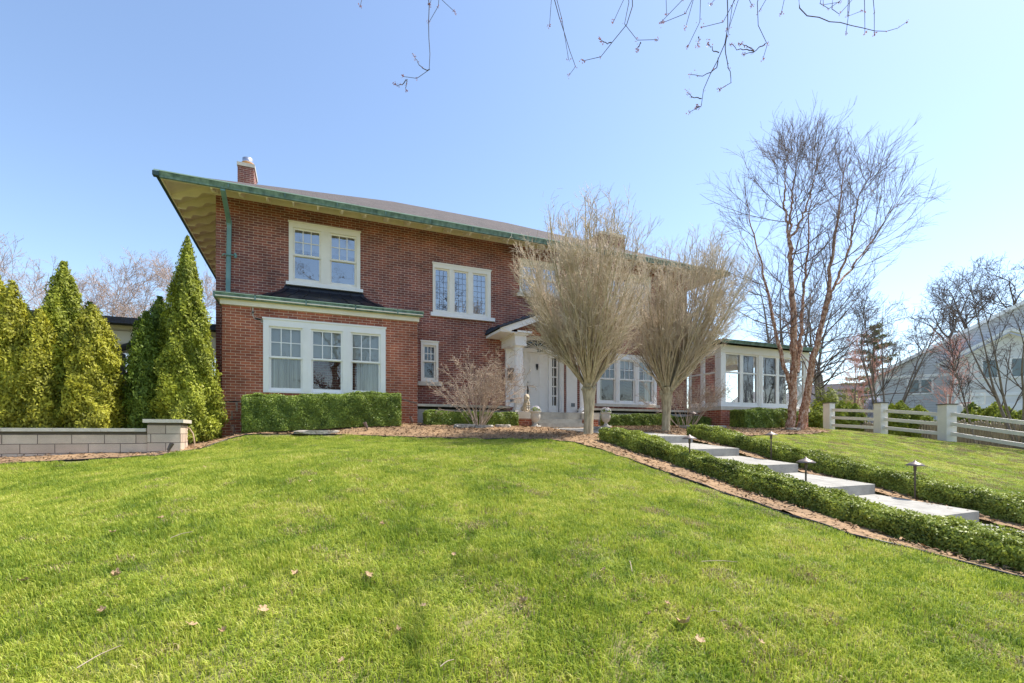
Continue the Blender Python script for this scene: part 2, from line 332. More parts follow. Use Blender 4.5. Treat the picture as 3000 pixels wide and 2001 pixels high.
# ------------------------------------------------------------------ the brick house
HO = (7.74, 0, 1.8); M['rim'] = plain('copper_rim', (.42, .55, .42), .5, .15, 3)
house = empty('brick_house', HO, 'long dark red brick house with wide bracketed eaves and green copper gutters', 'house')
def hp(mb, name, mat, parent=None, uv=None, smooth=False): return mb.build(name, mat, parent or house, HO, smooth, uv)

def wall_holes(mb, u0, u1, z0, z1, holes, P_):
    """grid of quads with rectangular holes; P_(u, w, z) places a point; reveals 0.12 deep."""
    us = sorted({u0, u1, *[a for h_ in holes for a in h_[:2]]}); zs = sorted({z0, z1, *[a for h_ in holes for a in h_[2:]]})
    for i in range(len(us) - 1):
        for j in range(len(zs) - 1):
            cu = (us[i] + us[i + 1]) / 2; cz = (zs[j] + zs[j + 1]) / 2
            if any(a < cu < b and c < cz < d for a, b, c, d in holes): continue
            mb.add([P_(us[i], 0, zs[j]), P_(us[i + 1], 0, zs[j]), P_(us[i + 1], 0, zs[j + 1]), P_(us[i], 0, zs[j + 1])], [(0, 1, 2, 3)])
    for a, b, c, d in holes:
        q = [(a, c), (b, c), (b, d), (a, d)]
        for k in range(4):
            p = q[k]; r = q[(k + 1) % 4]
            mb.add([P_(p[0], 0, p[1]), P_(r[0], 0, r[1]), P_(r[0], .14, r[1]), P_(p[0], .14, p[1])], [(0, 1, 2, 3)])

FR = lambda Y: (lambda u, w_, z: (u, Y + w_, z))          # a wall that faces the street
SD = lambda X: (lambda u, w_, z: (X + w_, u, z))          # the wall that faces left
ub = lambda mb, T, u0, u1, w0, w1, z0, z1: (lambda p, q: mb.box(p[0], q[0], p[1], q[1], p[2], q[2]))(T(u0, w0, z0), T(u1, w1, z1))

def sash(win, T, u0, u1, z0, z1, wd, nx, nz, mat, glass, rail=.05, br=None):
    m = MB(); br = br or rail
    ub(m, T, u0, u0 + rail, wd, wd + .035, z0, z1); ub(m, T, u1 - rail, u1, wd, wd + .035, z0, z1)
    ub(m, T, u0 + rail, u1 - rail, wd, wd + .035, z0, z0 + br); ub(m, T, u0 + rail, u1 - rail, wd, wd + .035, z1 - rail, z1)
    a, b, c, d = u0 + rail, u1 - rail, z0 + br, z1 - rail
    for i in range(1, nx): x = a + (b - a) * i / nx; ub(m, T, x - .011, x + .011, wd + .004, wd + .03, c, d)
    for j in range(1, nz):
        z = c + (d - c) * j / nz
        for i in range(nx): ub(m, T, a + (b - a) * i / nx + (.011 if i else 0), a + (b - a) * (i + 1) / nx - (.011 if i < nx - 1 else 0), wd + .004, wd + .03, z - .011, z + .011)
    hp(m, 'sash', mat, win)
    g = MB(); g.add([T(a, wd + .018, c), T(b, wd + .018, c), T(b, wd + .018, d), T(a, wd + .018, d)], [(0, 1, 2, 3)]); hp(g, 'pane', glass, win)

def curtain(win, T, u0, u1, z0, z1, wd, mat, folds=14, amp=.035, spread=0, flare=0):
    n = folds * 6; V = []; F = []; rr = random.Random(int(u0 * 100 + z0 * 10)); ph = [rr.uniform(0, 6) for _ in range(4)]
    for j, f in enumerate((0, .35, .7, 1)):
        for i in range(n + 1):
            s_ = i / n; u = u0 + (u1 - u0) * s_ + flare * (1 - f) * s_
            w_ = wd + amp * math.sin(s_ * folds * 2 * PI + ph[0]) * (.5 + .5 * math.sin(s_ * 9 + ph[1])) + .012 * math.sin(s_ * folds * 4.7 * PI + ph[2])
            V.append(T(u, w_, z1 + (z0 - z1) * f))
    for j in range(3):
        for i in range(n): F.append((j * (n + 1) + i, j * (n + 1) + i + 1, (j + 1) * (n + 1) + i + 1, (j + 1) * (n + 1) + i))
    m = MB(); m.add(V, F); hp(m, 'curtain', mat, win, smooth=True)

def window(T, u0, u1, z0, z1, bays, mat, mid=None, mull=.2, side=.11, head=.14, foot=.05, sill=None, sillmat=None, glass='glass', proud=.03, label=None, nx=3, nz=2, blind=None, over=.1):
    """casing from u0..u1; bays = number of units; returns the window part and the unit spans."""
    m = MB(); w_ = (u1 - u0 - 2 * side - mull * (bays - 1)) / bays; spans = []
    ub(m, T, u0, u0 + side, -proud, .12, z0, z1); ub(m, T, u1 - side, u1, -proud, .12, z0, z1)
    ub(m, T, u0 + side, u1 - side, -proud, .12, z1 - head, z1); ub(m, T, u0 + side, u1 - side, -proud + .01, .12, z0, z0 + foot)
    ub(m, T, u0 - .02, u1 + .02, -proud - .02, -proud + .03, z1 - .002, z1 + .035)
    for k in range(bays):
        a = u0 + side + k * (w_ + mull); spans.append((a, a + w_))
        if k < bays - 1:
            ub(m, T, a + w_, a + w_ + mull, -proud + .006, .12, z0 + foot, z1 - head)
            for q in (.25, .6): ub(m, T, a + w_ + mull * q, a + w_ + mull * (q + .15), -proud - .006, -proud + .006, z0 + foot, z1 - head)
    win = hp(m, 'window', mat)
    if label: win['label'] = label
    if sill:
        s_ = MB(); ub(s_, T, u0 - over, u1 + over, -proud - .06, .1, z0 - sill, z0 - .002); hp(s_, 'sill', sillmat or M['stone'], win)
    a0, b0 = z0 + foot, z1 - head; mid = mid or (a0 + b0) / 2
    for k, (a, b) in enumerate(spans):
        if nz:
            sash(win, T, a, b, mid - .02, b0, .015, nx, nz, mat, M[glass])
            sash(win, T, a, b, a0, mid + .02, .055, 1, 1, mat, M[glass], br=.08)
        if blind is not None:
            bl = blind[k] if isinstance(blind, (list, tuple)) else blind
            if bl: q = MB(); ub(q, T, a + .03, b - .03, .13, .14, bl, b0 - .01); hp(q, 'blind', M['blind'], win)
    return win, spans, (a0, b0)

F0 = FR(0.0); BAY = -.75; FB = FR(BAY)
# front wall with its openings
holes0 = [(1.69, 3.53, 5.69, 7.30), (5.62, 7.48, 5.25, 6.73), (5.26, 5.79, 3.16, 4.36), (8.48, 9.96, 6.17, 7.25), (11.42, 14.02, 2.66, 4.40), (11.85, 13.75, 5.69, 7.30), (8.30, 10.14, 2.2, 4.41)]
m = MB(); W = 15.48
wall_holes(m, 0, W, 1.0, 4.9, [h_ for h_ in holes0 if h_[2] < 4.9 and h_[0] != 8.30] + [(8.30, 10.14, 2.2, 4.9)], F0)
wall_holes(m, 0, W, 4.9, 8.05, [h_ for h_ in holes0 if h_[2] > 4.9], F0)
# brick filling over the arched doorway
cx, hw, rise, spz = 9.22, .92, .42, 4.41
arc = [(cx - hw * math.cos(PI * i / 16), spz + rise * math.sin(PI * i / 16)) for i in range(17)]
for i in range(16):
    (a, b), (c, d) = arc[i], arc[i + 1]
    m.add([(a, 0, b), (c, 0, d), (c, 0, 4.9), (a, 0, 4.9)], [(0, 1, 2, 3)]); m.add([(a, 0, b), (c, 0, d), (c, .14, d), (a, .14, b)], [(3, 2, 1, 0)])
m.add([(0, 0, 1.0), (0, 10.6, 1.0), (0, 10.6, 8.05), (0, 0, 8.05)], [(0, 3, 2, 1)])
m.add([(W, 0, 1.0), (W, 10.6, 1.0), (W, 10.6, 8.05), (W, 0, 8.05)], [(0, 1, 2, 3)])
m.add([(0, 10.6, 1.0), (W, 10.6, 1.0), (W, 10.6, 8.05), (0, 10.6, 8.05)], [(0, 3, 2, 1)])
hp(m, 'wall', M['brick'], uv='box')
# soldier courses: arch over the door, lintels under sills
m = MB()
for i in range(34):
    t0 = PI * i / 34 + .006; t1 = PI * (i + 1) / 34 - .006; q = []
    for t_, s_ in ((t0, 1.01), (t1, 1.01), (t1, 1.22), (t0, 1.22)): q.append((cx - hw * s_ * math.cos(t_), -.004, spz + (rise if s_ < 1.1 else rise + .17) * (1 if s_ > 1.1 else 1.01) * math.sin(t_)))
    if min(p[2] for p in q) > spz - .01: m.prism(q, (0, .02, 0))
hp(m, 'arch_course', M['brick_bay'], uv='box')
m = MB()
for (a, b, z) in ((5.18, 5.92, 3.04), (8.4, 10.05, 6.05), (5.55, 7.6, 5.13)):
    k = int((b - a) / .071)
    m = MB()
    for i in range(k): m.box(a + i * .071 + .004, a + i * .071 + .063, -.006, .02, z - .2, z - .012)
    hp(m, 'soldier_course', M['brick'], uv='box')
# dark rooms behind the windows
m = MB(); m.box(.3, W - .3, 3.6, 3.7, 1.5, 7.6); m.box(.3, W - .3, .3, 3.6, 5.0, 5.1); m.box(.3, W - .3, .3, 3.6, 2.15, 2.25); m.box(.3, W - .3, .3, 3.6, 7.6, 7.7)
for x in (4.8, 8.2, 10.5): m.box(x, x + .1, .3, 3.6, 2.25, 7.6)
hp(m, 'interior', M['interior'])

# bay
m = MB()
wall_holes(m, .24, 5.0, 1.0, 4.9, [(1.13, 4.12, 2.64, 4.48)], FB)
m.add([(.24, BAY, 1.0), (.24, -.002, 1.0), (.24, -.002, 4.9), (.24, BAY, 4.9)], [(0, 3, 2, 1)]); m.add([(5.0, BAY, 1.0), (5.0, -.002, 1.0), (5.0, -.002, 4.9), (5.0, BAY, 4.9)], [(0, 1, 2, 3)])
hp(m, 'bay_wall', M['brick_bay'], uv='box')
# pale repairs along the cracked joints of the bay
m = MB(); rr = random.Random(4)
M['repair'] = plain('mortar_repair', (.50, .42, .36), .9, .25, 9)
def crack(pts, wd=.02):
    m = MB()
    for (a, b), (c, d) in zip(pts, pts[1:]):
        n = max(2, int(math.hypot(c - a, d - b) / (wd * .8)))
        for i in range(n):
            t_ = i / n; x = a + (c - a) * t_; z = b + (d - b) * t_; r_ = wd * rr.uniform(.5, 1.3)
            m.prism([(x - r_, BAY - .003, z - r_ * .7), (x + r_ * 1.1, BAY - .003, z - r_ * .6), (x + r_, BAY - .003, z + r_ * .8), (x - r_ * .9, BAY - .003, z + r_ * .5)], (0, .004, 0))
    hp(m, 'mortar_repair', M['repair'])
crack([(.90, 4.74), (.90, 4.55), (.93, 4.47)], .022); crack([(.95, 4.47), (1.11, 4.44), (1.11, 4.36)], .03)
crack([(.26, 2.38), (.66, 2.40), (.68, 2.47), (.86, 2.50), (.87, 2.57), (1.08, 2.60)], .02); crack([(.55, 2.38), (.56, 2.14)], .016); crack([(.26, 1.95), (.82, 1.96)], .012); crack([(.45, 1.97), (.45, 2.15)], .012)
crack([(4.35, 2.6), (4.62, 2.56), (4.78, 2.50), (4.99, 2.46)], .016)
m = MB(); m.box(.20, 5.04, BAY - .05, 0, 4.75, 4.90); m.box(.12, 5.12, BAY - .19, 0, 4.90, 4.925); hp(m, 'bay_frieze', M['cream'])
m = MB()   # flat shingled top of the bay
m.add([(.14, BAY - .16, 4.985), (5.14, BAY - .16, 4.985), (5.14, -.003, 5.06), (.14, -.003, 5.06)], [(0, 1, 2, 3)]); hp(m, 'bay_roof', M['shingle'], uv='box')
def gutter_run(m, a, b, out, zt, hgt=.16, dep=.13, ends=True):
    """OG gutter whose back runs from a to b (x,y); out = outward unit vector."""
    prof = [(0, -hgt), (dep * .55, -hgt), (dep * .62, -hgt * .75), (dep * .95, -hgt * .3), (dep, -.02), (dep + .015, -.018), (dep + .015, 0), (dep - .012, 0), (dep - .012, -.02), (dep * .55, -hgt + .02), (0, -hgt + .02)]
    A = [(a[0] + out[0] * s_, a[1] + out[1] * s_, zt + z) for s_, z in prof]; m.prism(A, (b[0] - a[0], b[1] - a[1], 0))
m = MB(); gutter_run(m, (.12, BAY - .09), (5.14, BAY - .09), (0, -1), 5.0, .125, .1); m.box(.08, .12, BAY - .2, -.01, 4.88, 5.0)
for x in (.95, 2.1, 3.3, 4.4): m.box(x, x + .035, BAY - .212, BAY - .2, 4.87, 5.002)
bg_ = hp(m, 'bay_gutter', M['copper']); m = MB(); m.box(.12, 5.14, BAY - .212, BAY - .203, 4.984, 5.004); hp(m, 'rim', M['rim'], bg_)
# flared black metal roof under the upper window
prof = [(0, 5.60), (-.03, 5.50), (-.12, 5.40), (-.26, 5.30), (-.45, 5.22), (-.62, 5.10)]
xl = [1.60, 1.56, 1.46, 1.34, 1.20, 1.06]; xr = [3.60, 3.64, 3.74, 3.86, 4.0, 4.14]
m = MB(); V = []
for (y, z), a, b in zip(prof, xl, xr): V += [(a, y - .004, z), (b, y - .004, z)]
m.add(V, [(2 * i, 2 * i + 1, 2 * i + 3, 2 * i + 2) for i in range(5)])
for sidx, X_ in ((0, xl), (1, xr)):
    V = []
    for (y, z), x in zip(prof, X_): V += [(x, y - .004, z), (x, -.003, z - .02)]
    m.add(V, [(2 * i, 2 * i + 1, 2 * i + 3, 2 * i + 2) for i in range(5)])
for i in range(8):
    f = (i + .5) / 8; pts = [(a + (b - a) * f, y - .012, z + .006) for (y, z), a, b in zip(prof, xl, xr)]
    for p, q in zip(pts, pts[1:]): m.bar(p, q, .02, .022, (1, 0, .01))
m.bar((1.57, -.03, 5.50), (3.64, -.03, 5.50), .02, .02)
hp(m, 'metal_roof', M['black_metal'])

# windows
w1, sp, (a0, b0) = window(FB, 1.13, 4.12, 2.64, 4.48, 3, M['white'], mid=3.54, mull=.2, side=.13, head=.17, label='triple sash window with lowered blinds and lace curtains', blind=3.6)
curtain(w1, FB, sp[0][0] + .02, sp[0][1] - .02, a0 + .02, 3.7, .16, M['lace'], 9, .06)
curtain(w1, FB, sp[2][0] + .17, sp[2][1], a0 + .02, 3.7, .16, M['lace'], 6, .06, flare=.05)
w2, sp2, (a2, b2) = window(F0, 1.69, 3.53, 5.69, 7.30, 2, M['offwhite'], mid=6.44, mull=.22, side=.1, head=.13, sill=.09, sillmat=M['white'], glass='glass_up', label='upstairs double sash window above the black metal roof', blind=6.62, over=.07)
w3, _, _ = window(F0, 5.26, 5.79, 3.16, 4.36, 1, M['offwhite'], mid=3.78, side=.07, head=.1, sill=.12, label='small narrow sash window left of the shrub', blind=None)
w4, sp4, _ = window(F0, 8.48, 9.96, 6.17, 7.25, 2, M['offwhite'], mid=6.7, mull=.16, side=.09, sill=.12, glass='glass_up', nx=3, blind=6.8)
w5, sp5, (a5, b5) = window(F0, 11.42, 14.02, 2.66, 4.40, 3, M['white'], mid=3.54, mull=.15, side=.12, head=.15, sill=.1, label='triple sash window with half lowered blinds behind the clipped trees', blind=3.95, over=.1)
curtain(w5, F0, sp5[0][0], sp5[0][0] + .22, a5, b5, .2, M['offwhite'], 5); curtain(w5, F0, sp5[2][1] - .25, sp5[2][1], a5, b5, .2, M['offwhite'], 5)
w6, sp6, (a6, b6) = window(F0, 11.85, 13.75, 5.69, 7.30, 2, M['offwhite'], mid=6.44, mull=.2, side=.1, head=.13, sill=.12, glass='glass_up', blind=6.62)
# leaded casements over the stair
m = MB(); T = F0; u0, u1, z0, z1 = 5.62, 7.48, 5.25, 6.73
ub(m, T, u0, u0 + .05, -.03, .12, z0, z1); ub(m, T, u1 - .09, u1, -.03, .12, z0, z1); ub(m, T, u0 + .05, u1 - .09, -.03, .12, z1 - .12, z1); ub(m, T, u0 + .05, u1 - .09, -.02, .12, z0, z0 + .06)
sp = [(5.67, 6.13), (6.27, 6.73), (6.87, 7.36)]
for a, b in ((6.13, 6.27), (6.73, 6.87), (7.36, 7.39)): ub(m, T, a, b, -.025, .12, z0 + .06, z1 - .12)
ub(m, T, u0 - .02, u1 + .02, -.05, 0, z1 - .002, z1 + .04)
lw = hp(m, 'window', M['offwhite']); lw['label'] = 'triple leaded casement window reflecting the sky'
q = MB(); ub(q, T, 5.55, 7.6, -.09, .1, 5.14, 5.248); hp(q, 'sill', M['white'], lw)
for a, b in sp:
    q = MB(); c, d = z0 + .06, z1 - .12; e = .045
    ub(q, T, a, a + e, .02, .06, c, d); ub(q, T, b - e, b, .02, .06, c, d); ub(q, T, a + e, b - e, .02, .06, c, c + e); ub(q, T, a + e, b - e, .02, .06, d - e, d); hp(q, 'sash', M['offwhite'], lw)
    g = MB(); g.add([(a + e, .04, c + e), (b - e, .04, c + e), (b - e, .04, d - e), (a + e, .04, d - e)], [(0, 1, 2, 3)]); hp(g, 'pane', M['glass_up'], lw)
    q = MB()
    for i in range(1, 3): x = a + e + (b - a - 2 * e) * i / 3; ub(q, T, x - .004, x + .004, .034, .046, c + e, d - e)
    for j in range(1, 7): z = c + e + (d - c - 2 * e) * j / 7; ub(q, T, a + e, b - e, .035, .045, z - .004, z + .004)
    hp(q, 'lead_came', M['bronze'], lw)

# frieze, eave boards, brackets, gutters
ZG = 7.58; OV = 1.07; PITCH = .518; X0, X1, Y0, Y1 = -OV, W + OV, -OV, 10.6 + OV
GD = .115
def deck(e, z0=7.51): return z0 + (OV - GD - e) * .5      # underside of the eave boards at e metres from the wall
m = MB(); m.box(-.02, W + .02, -.025, .0, 7.69, 8.0); m.box(-.025, -.0, -.02, 10.6, 7.69, 8.0); m.box(W, W + .025, -.02, 10.6, 7.69, 8.0)
hp(m, 'frieze', M['cream'])
e0 = OV - GD
m = MB(); za = deck(e0); zb = deck(0)
A = [(-e0, -e0, za), (W + e0, -e0, za), (W + e0, 10.6 + e0, za), (-e0, 10.6 + e0, za)]; B = [(0, 0, zb), (W, 0, zb), (W, 10.6, zb), (0, 10.6, zb)]
m.add(A + B, [(0, 1, 5, 4), (1, 2, 6, 5), (2, 3, 7, 6), (3, 0, 4, 7)]); hp(m, 'soffit', M['cream'])
m = MB()   # fascia
m.box(-e0 - .0, W + e0, -e0, -e0 + .03, 7.45, 7.56); m.box(-e0, -e0 + .03, -e0 + .03, 10.6 + e0, 7.45, 7.56); m.box(W + e0 - .03, W + e0, -e0 + .03, 10.6 + e0, 7.45, 7.56)
hp(m, 'fascia', M['cream'])
rp = [(.925, 7.43), (.74, 7.43), (.73, 7.475), (.69, 7.52), (.60, 7.545), (.47, 7.54), (.39, 7.57), (.33, 7.65), (.26, 7.70), (.18, 7.70), (0, 7.72)]
def bracket(to): return [to(s_, z) for s_, z in rp] + [to(0, deck(0)), to(.925, deck(.925))]
x = .02; n_b = 0
while x < W:
    m = MB(); m.prism(bracket(lambda s_, z: (x, -s_ - .0, z)), (.045, 0, 0)); hp(m, 'bracket', M['cream']); x += .59
y = -.0
while y < 10.4:
    m = MB(); m.prism(bracket(lambda s_, z: (-s_, y, z)), (0, .045, 0)); hp(m, 'bracket', M['cream'])
    if y < 5: m = MB(); m.prism(bracket(lambda s_, z: (W + s_, y, z)), (0, .045, 0)); hp(m, 'bracket', M['cream'])
    y += .56
# roof
t_ = (Y1 - Y0) / 2; zr = ZG + PITCH * t_
Va = [(X0 + .05, Y0 + .05, ZG - .02), (X1 - .05, Y0 + .05, ZG - .02), (X1 - .05, Y1 - .05, ZG - .02), (X0 + .05, Y1 - .05, ZG - .02), (X0 + t_, (Y0 + Y1) / 2, zr), (X1 - t_, (Y0 + Y1) / 2, zr)]
m = MB(); m.add(Va, [(0, 1, 5, 4), (1, 2, 5), (2, 3, 4, 5), (3, 0, 4)])
roof = hp(m, 'roof', M['shingle'], uv='box')
# fix the shingle uv so that courses follow the slope
me = roof.data; uvl = me.uv_layers['UVMap']
for p in me.polygons:
    for li in p.loop_indices:
        v = np.array(me.vertices[me.loops[li].vertex_index].co) + np.array(HO); nn = p.normal
        uvl.data[li].uv = (v[0], v[2] / .46) if abs(nn.y) > abs(nn.x) else (v[1], v[2] / .46)
if False:
    ap = [(X0 + t_, (Y0 + Y1) / 2, zr + .02), (X1 - t_, (Y0 + Y1) / 2, zr + .02)]
    pass
m = MB(); gutter_run(m, (X0 + GD, Y0 + GD), (X1 - GD, Y0 + GD), (0, -1), ZG, .125, .115)
for x in np.arange(.4, 15.8, 1.22): m.box(x, x + .03, Y0 - .014, Y0 - .001, ZG - .11, ZG + .002)
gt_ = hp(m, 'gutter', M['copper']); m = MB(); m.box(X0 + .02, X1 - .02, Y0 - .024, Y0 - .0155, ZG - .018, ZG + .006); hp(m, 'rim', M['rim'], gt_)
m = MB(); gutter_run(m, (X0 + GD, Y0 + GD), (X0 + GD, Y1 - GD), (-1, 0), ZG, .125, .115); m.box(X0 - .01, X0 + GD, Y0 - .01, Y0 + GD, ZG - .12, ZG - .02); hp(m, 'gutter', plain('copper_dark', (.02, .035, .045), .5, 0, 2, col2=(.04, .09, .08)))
m = MB(); gutter_run(m, (X1 - GD, Y0 + GD), (X1 - GD, Y1 - GD), (1, 0), ZG, .125, .115); m.box(X1 - GD, X1 + .01, Y0 - .01, Y0 + GD, ZG - .12, ZG - .02); hp(m, 'gutter', M['copper'])
# downspout
m = MB(); m.bar((.29, -1.0, 7.43), (.31, -.1, 7.0), .1, .08); m.bar((.31, -.075, 7.03), (.28, -.075, 5.02), .1, .075, (0, 1, 0)); m.box(.245, .365, -.13, -.02, 6.95, 7.06)
for z in (6.16,): m.tube([(.15, -.05, z), (.2, -.12, z + .02), (.30, -.14, z), (.4, -.12, z + .02), (.46, -.05, z)], .018, 6); m.tube([(.44, -.12, z - .05), (.47, -.14, z), (.44, -.12, z + .06)], .03, 6)
hp(m, 'downspout', plain('copper_light', (.13, .25, .24), .6, 0, 3, col2=(.22, .36, .34)))
# chimneys
m = MB(); m.box(-.08, .43, 5.0, 6.1, 7.2, 11.0); ch = hp(m, 'chimney', M['brick'], uv='box')
m = MB(); m.box(-.10, .46, 4.97, 6.13, 11.0, 11.12); hp(m, 'cap', M['stone'], ch)
m = MB(); m.lathe([(.19, 11.12), (.20, 11.28), (.205, 11.31), (.17, 11.31)], (.2, 5.4, 0), 28); hp(m, 'flue_pot', M['clay'], ch, smooth=True)
m = MB(); m.lathe([(.165, 11.30), (.17, 11.32), (.175, 11.47), (.16, 11.475)], (.2, 5.4, 0), 28); hp(m, 'flue_liner', M['steel'], ch, smooth=True)
m = MB(); m.box(14.65, 16.0, 4.6, 5.6, 7.2, 10.85); ch = hp(m, 'chimney', M['brick'], uv='box'); m = MB(); m.box(14.6, 16.05, 4.55, 5.65, 10.85, 10.98); hp(m, 'cap', M['stone'], ch)

# ledge / foundation
def each(name, mat, boxes, uv=None):
    for b in boxes: m = MB(); m.box(*b); hp(m, name, mat, uv=uv)
each('foundation', M['concrete'], [(5.002, 7.84, -.62, -.003, 1.2, 2.31), (10.62, 15.478, -.62, -.003, 1.2, 2.31)])
each('ledge', M['stone'], [(5.003, 7.86, -.70, -.002, 2.385, 2.45), (10.60, 15.477, -.70, -.002, 2.385, 2.45)])
each('ledge_shadow', M['dark'], [(5.004, 7.82, -.5, -.001, 2.31, 2.385), (10.64, 15.476, -.5, -.001, 2.31, 2.385)])  # near-black strip paints the shadow under the overhanging ledge

# ------------------------------------------------------------------ portico (parts of the house)
# platform and steps
m = MB()
m.box(8.32, 10.12, -1.1, .6, 1.5, 2.27); m.box(8.30, 9.95, -1.45, -1.102, 1.5, 2.05); m.box(8.30, 10.14, -1.80, -1.452, 1.5, 1.915)
hp(m, 'front_steps', M['slab'])
each('plinth', M['brick_bay'], [(a, b, -1.32, -.02, 1.5, 2.05) for a, b in ((7.86, 8.30), (10.16, 10.62))], 'box')
each('plinth_cap', M['stone'], [(a, b, -1.35, -.01, 2.052, 2.25) for a, b in ((7.83, 8.318), (10.142, 10.65))])
# columns
def column(x, y):
    n = 80; V = []; prof = [(0.148, 2.45), (.149, 2.9), (.145, 3.5), (.132, 4.12)]; m = MB()
    for r, z in prof:
        for i in range(n):
            a = 2 * PI * i / n; f = .011 * abs(math.sin(a * 10)) ** .6; rr_ = r - .011 + f; V.append((x + rr_ * math.cos(a), y + rr_ * math.sin(a), z))
    F = [(k * n + i, k * n + (i + 1) % n, (k + 1) * n + (i + 1) % n, (k + 1) * n + i) for k in range(3) for i in range(n)]; m.add(V, F)
    col_ = hp(m, 'column', M['white'])
    m = MB(); m.box(x - .2, x + .2, y - .2, y + .2, 2.25, 2.31); m.lathe([(.19, 2.31), (.2, 2.34), (.19, 2.37), (.165, 2.39), (.17, 2.42), (.15, 2.45)], (x, y, 0), 28); hp(m, 'base', M['white'], col_)
    m = MB(); m.lathe([(.135, 4.12), (.142, 4.14), (.135, 4.16), (.137, 4.2), (.17, 4.25)], (x, y, 0), 28); m.box(x - .185, x + .185, y - .185, y + .185, 4.25, 4.31); hp(m, 'capital', M['white'], col_)
column(8.05, -.92); column(10.36, -.92)
for a, b, mb_ in ((7.98, 8.27, 1), (10.2, 10.6, 0)):
    m = MB(); m.box(a, b, -.07, .0, 2.46 if mb_ else 2.28, 4.28); m.box(a - .03, b + .03, -.1, .0, 4.28, 4.36)
    m.box(a + .05, b - .05, -.078, -.07, 2.55, 4.2) if not mb_ else None
    hp(m, 'pilaster', M['white'])
m = MB(); m.box(8.03, 8.2, -.16, -.07, 3.32, 3.68); m.box(8.02, 8.21, -.19, -.07, 3.62, 3.69); hp(m, 'mailbox', M['black_metal'])
for a, z in ((8.13, 2.62), (10.36, 2.52)):
    m = MB(); m.box(a, a + .1 if a < 9 else a + .14, -.095, -.07, z, z + .12); hp(m, 'vent_cover', plain('vent_cover', (.18, .2, .22), .6))
# entablature blocks over columns, running back to the wall
for a, b, sg in ((7.80, 8.27, -1), (10.14, 10.61, 1)):
    m = MB(); m.box(a + .05, b - .05, -1.09, -.0, 4.312, 4.56); m.box(a, b, -1.14, -.0, 4.562, 4.62)
    m.box(min(a, a + sg * .0) - (.1 if sg < 0 else 0), b + (.1 if sg > 0 else .1), -1.2, -.0, 4.622, 4.68)
    hp(m, 'entablature', M['white'])
# raking boards and little gable roof
pk = (9.2, 5.46); tl = (7.33, 4.70); tr_ = (11.07, 4.70)
m = MB()
for tip, sg in ((tl, 1), (tr_, -1)):
    q = [(tip[0], -1.22, tip[1]), (pk[0], -1.22, pk[1] - .02), (pk[0], -1.22, pk[1] - .2), (tip[0] + sg * .28, -1.22, tip[1] - .08)]
    if sg < 0: q = q[::-1]
    m.prism(q, (0, .06, 0))
    q = [(tip[0] + sg * .1, -1.16, tip[1] + .0), (pk[0], -1.16, pk[1] - .06), (pk[0], -1.16, pk[1] - .11), (tip[0] + sg * .15, -1.16, tip[1] - .04)]
    if sg < 0: q = q[::-1]
    m.prism(q, (0, 1.155, 0))
    m.prism([(tip[0], -1.2, tip[1] - .1), (tip[0] + sg * .55, -1.2, tip[1] - .1), (tip[0] + sg * .55, -1.2, tip[1] - .02), (tip[0], -1.2, tip[1] - .02)][::sg], (0, 1.19, 0))
hp(m, 'raking_board', M['white'])
m = MB()
for tip, sg in ((tl, 1), (tr_, -1)):
    a = (tip[0] - sg * .04, tip[1] + .0); q = [(a[0], -1.27, a[1]), (pk[0], -1.27, pk[1] + .01), (pk[0], -1.27, pk[1] + .07), (a[0], -1.27, a[1] + .06)]
    if sg < 0: q = q[::-1]
    m.prism(q, (0, 1.265, 0))
pr = hp(m, 'portico_roof', M['shingle_blue'], uv='box')
m = MB()
for i in range(9):      # stepped slate edge against the wall
    f = i / 9; x = tl[0] + (pk[0] - tl[0]) * f; z = tl[1] + (pk[1] - tl[1]) * f
    m.box(x, x + .2, -.5, -.003, z + .05, z + .16)
    x = tr_[0] - (tr_[0] - pk[0]) * f; m.box(x - .2, x, -.5, -.003, z + .05, z + .16)
hp(m, 'flashing', M['shingle_blue'], pr, uv='box')
# arched surround, fanlight, door, sidelights
Yd = .15
m = MB()
def archband(s0, s1, y, dep, zlow):
    for i in range(20):
        a0_, a1_ = PI * i / 20, PI * (i + 1) / 20; pts = [(cx - (hw - s0) * math.cos(a0_), y, spz + (rise - s0) * math.sin(a0_)), (cx - (hw - s0) * math.cos(a1_), y, spz + (rise - s0) * math.sin(a1_)), (cx - (hw - s1) * math.cos(a1_), y, spz + (rise - s1) * math.sin(a1_)), (cx - (hw - s1) * math.cos(a0_), y, spz + (rise - s1) * math.sin(a0_))]
        m.prism(pts[::-1], (0, dep, 0))
    for sg in (-1, 1): m.box(cx + sg * (hw - s0), cx + sg * (hw - s1), y, y + dep, zlow, spz)
archband(.0, .075, .02, .2, 2.27); archband(.075, .12, .06, .16, 2.27)
m.box(8.42, 10.02, .1, .24, 4.30, 4.43)
m.box(8.70, 8.80, .12, .24, 2.27, 4.30); m.box(9.62, 9.72, .12, .24, 2.27, 4.30)
hp(m, 'door_surround', M['white'])
fan = MB(); n = 16; g = [(cx, .2, 4.43)] + [(cx - (hw - .12) * math.cos(PI * i / n), .2, 4.43 + (rise - .13) * math.sin(PI * i / n)) for i in range(n + 1)]
fan.add(g, [(0, i + 2, i + 1) for i in range(n)]); fl = hp(fan, 'fanlight', M['glass'])
m = MB()
for i in range(1, 10): a = PI * i / 10; m.bar((cx - .1 * math.cos(a), .17, 4.43 + .06 * math.sin(a)), (cx - (hw - .12) * math.cos(a), .17, 4.43 + (rise - .13) * math.sin(a)), .02, .022, (0, 1, 0))
m.lathe([(.001, 4.43), (.1, 4.43), (.1, 4.45), (.001, 4.5)], (cx, .17, 0), 16)
hp(m, 'muntins', M['white'], fl)
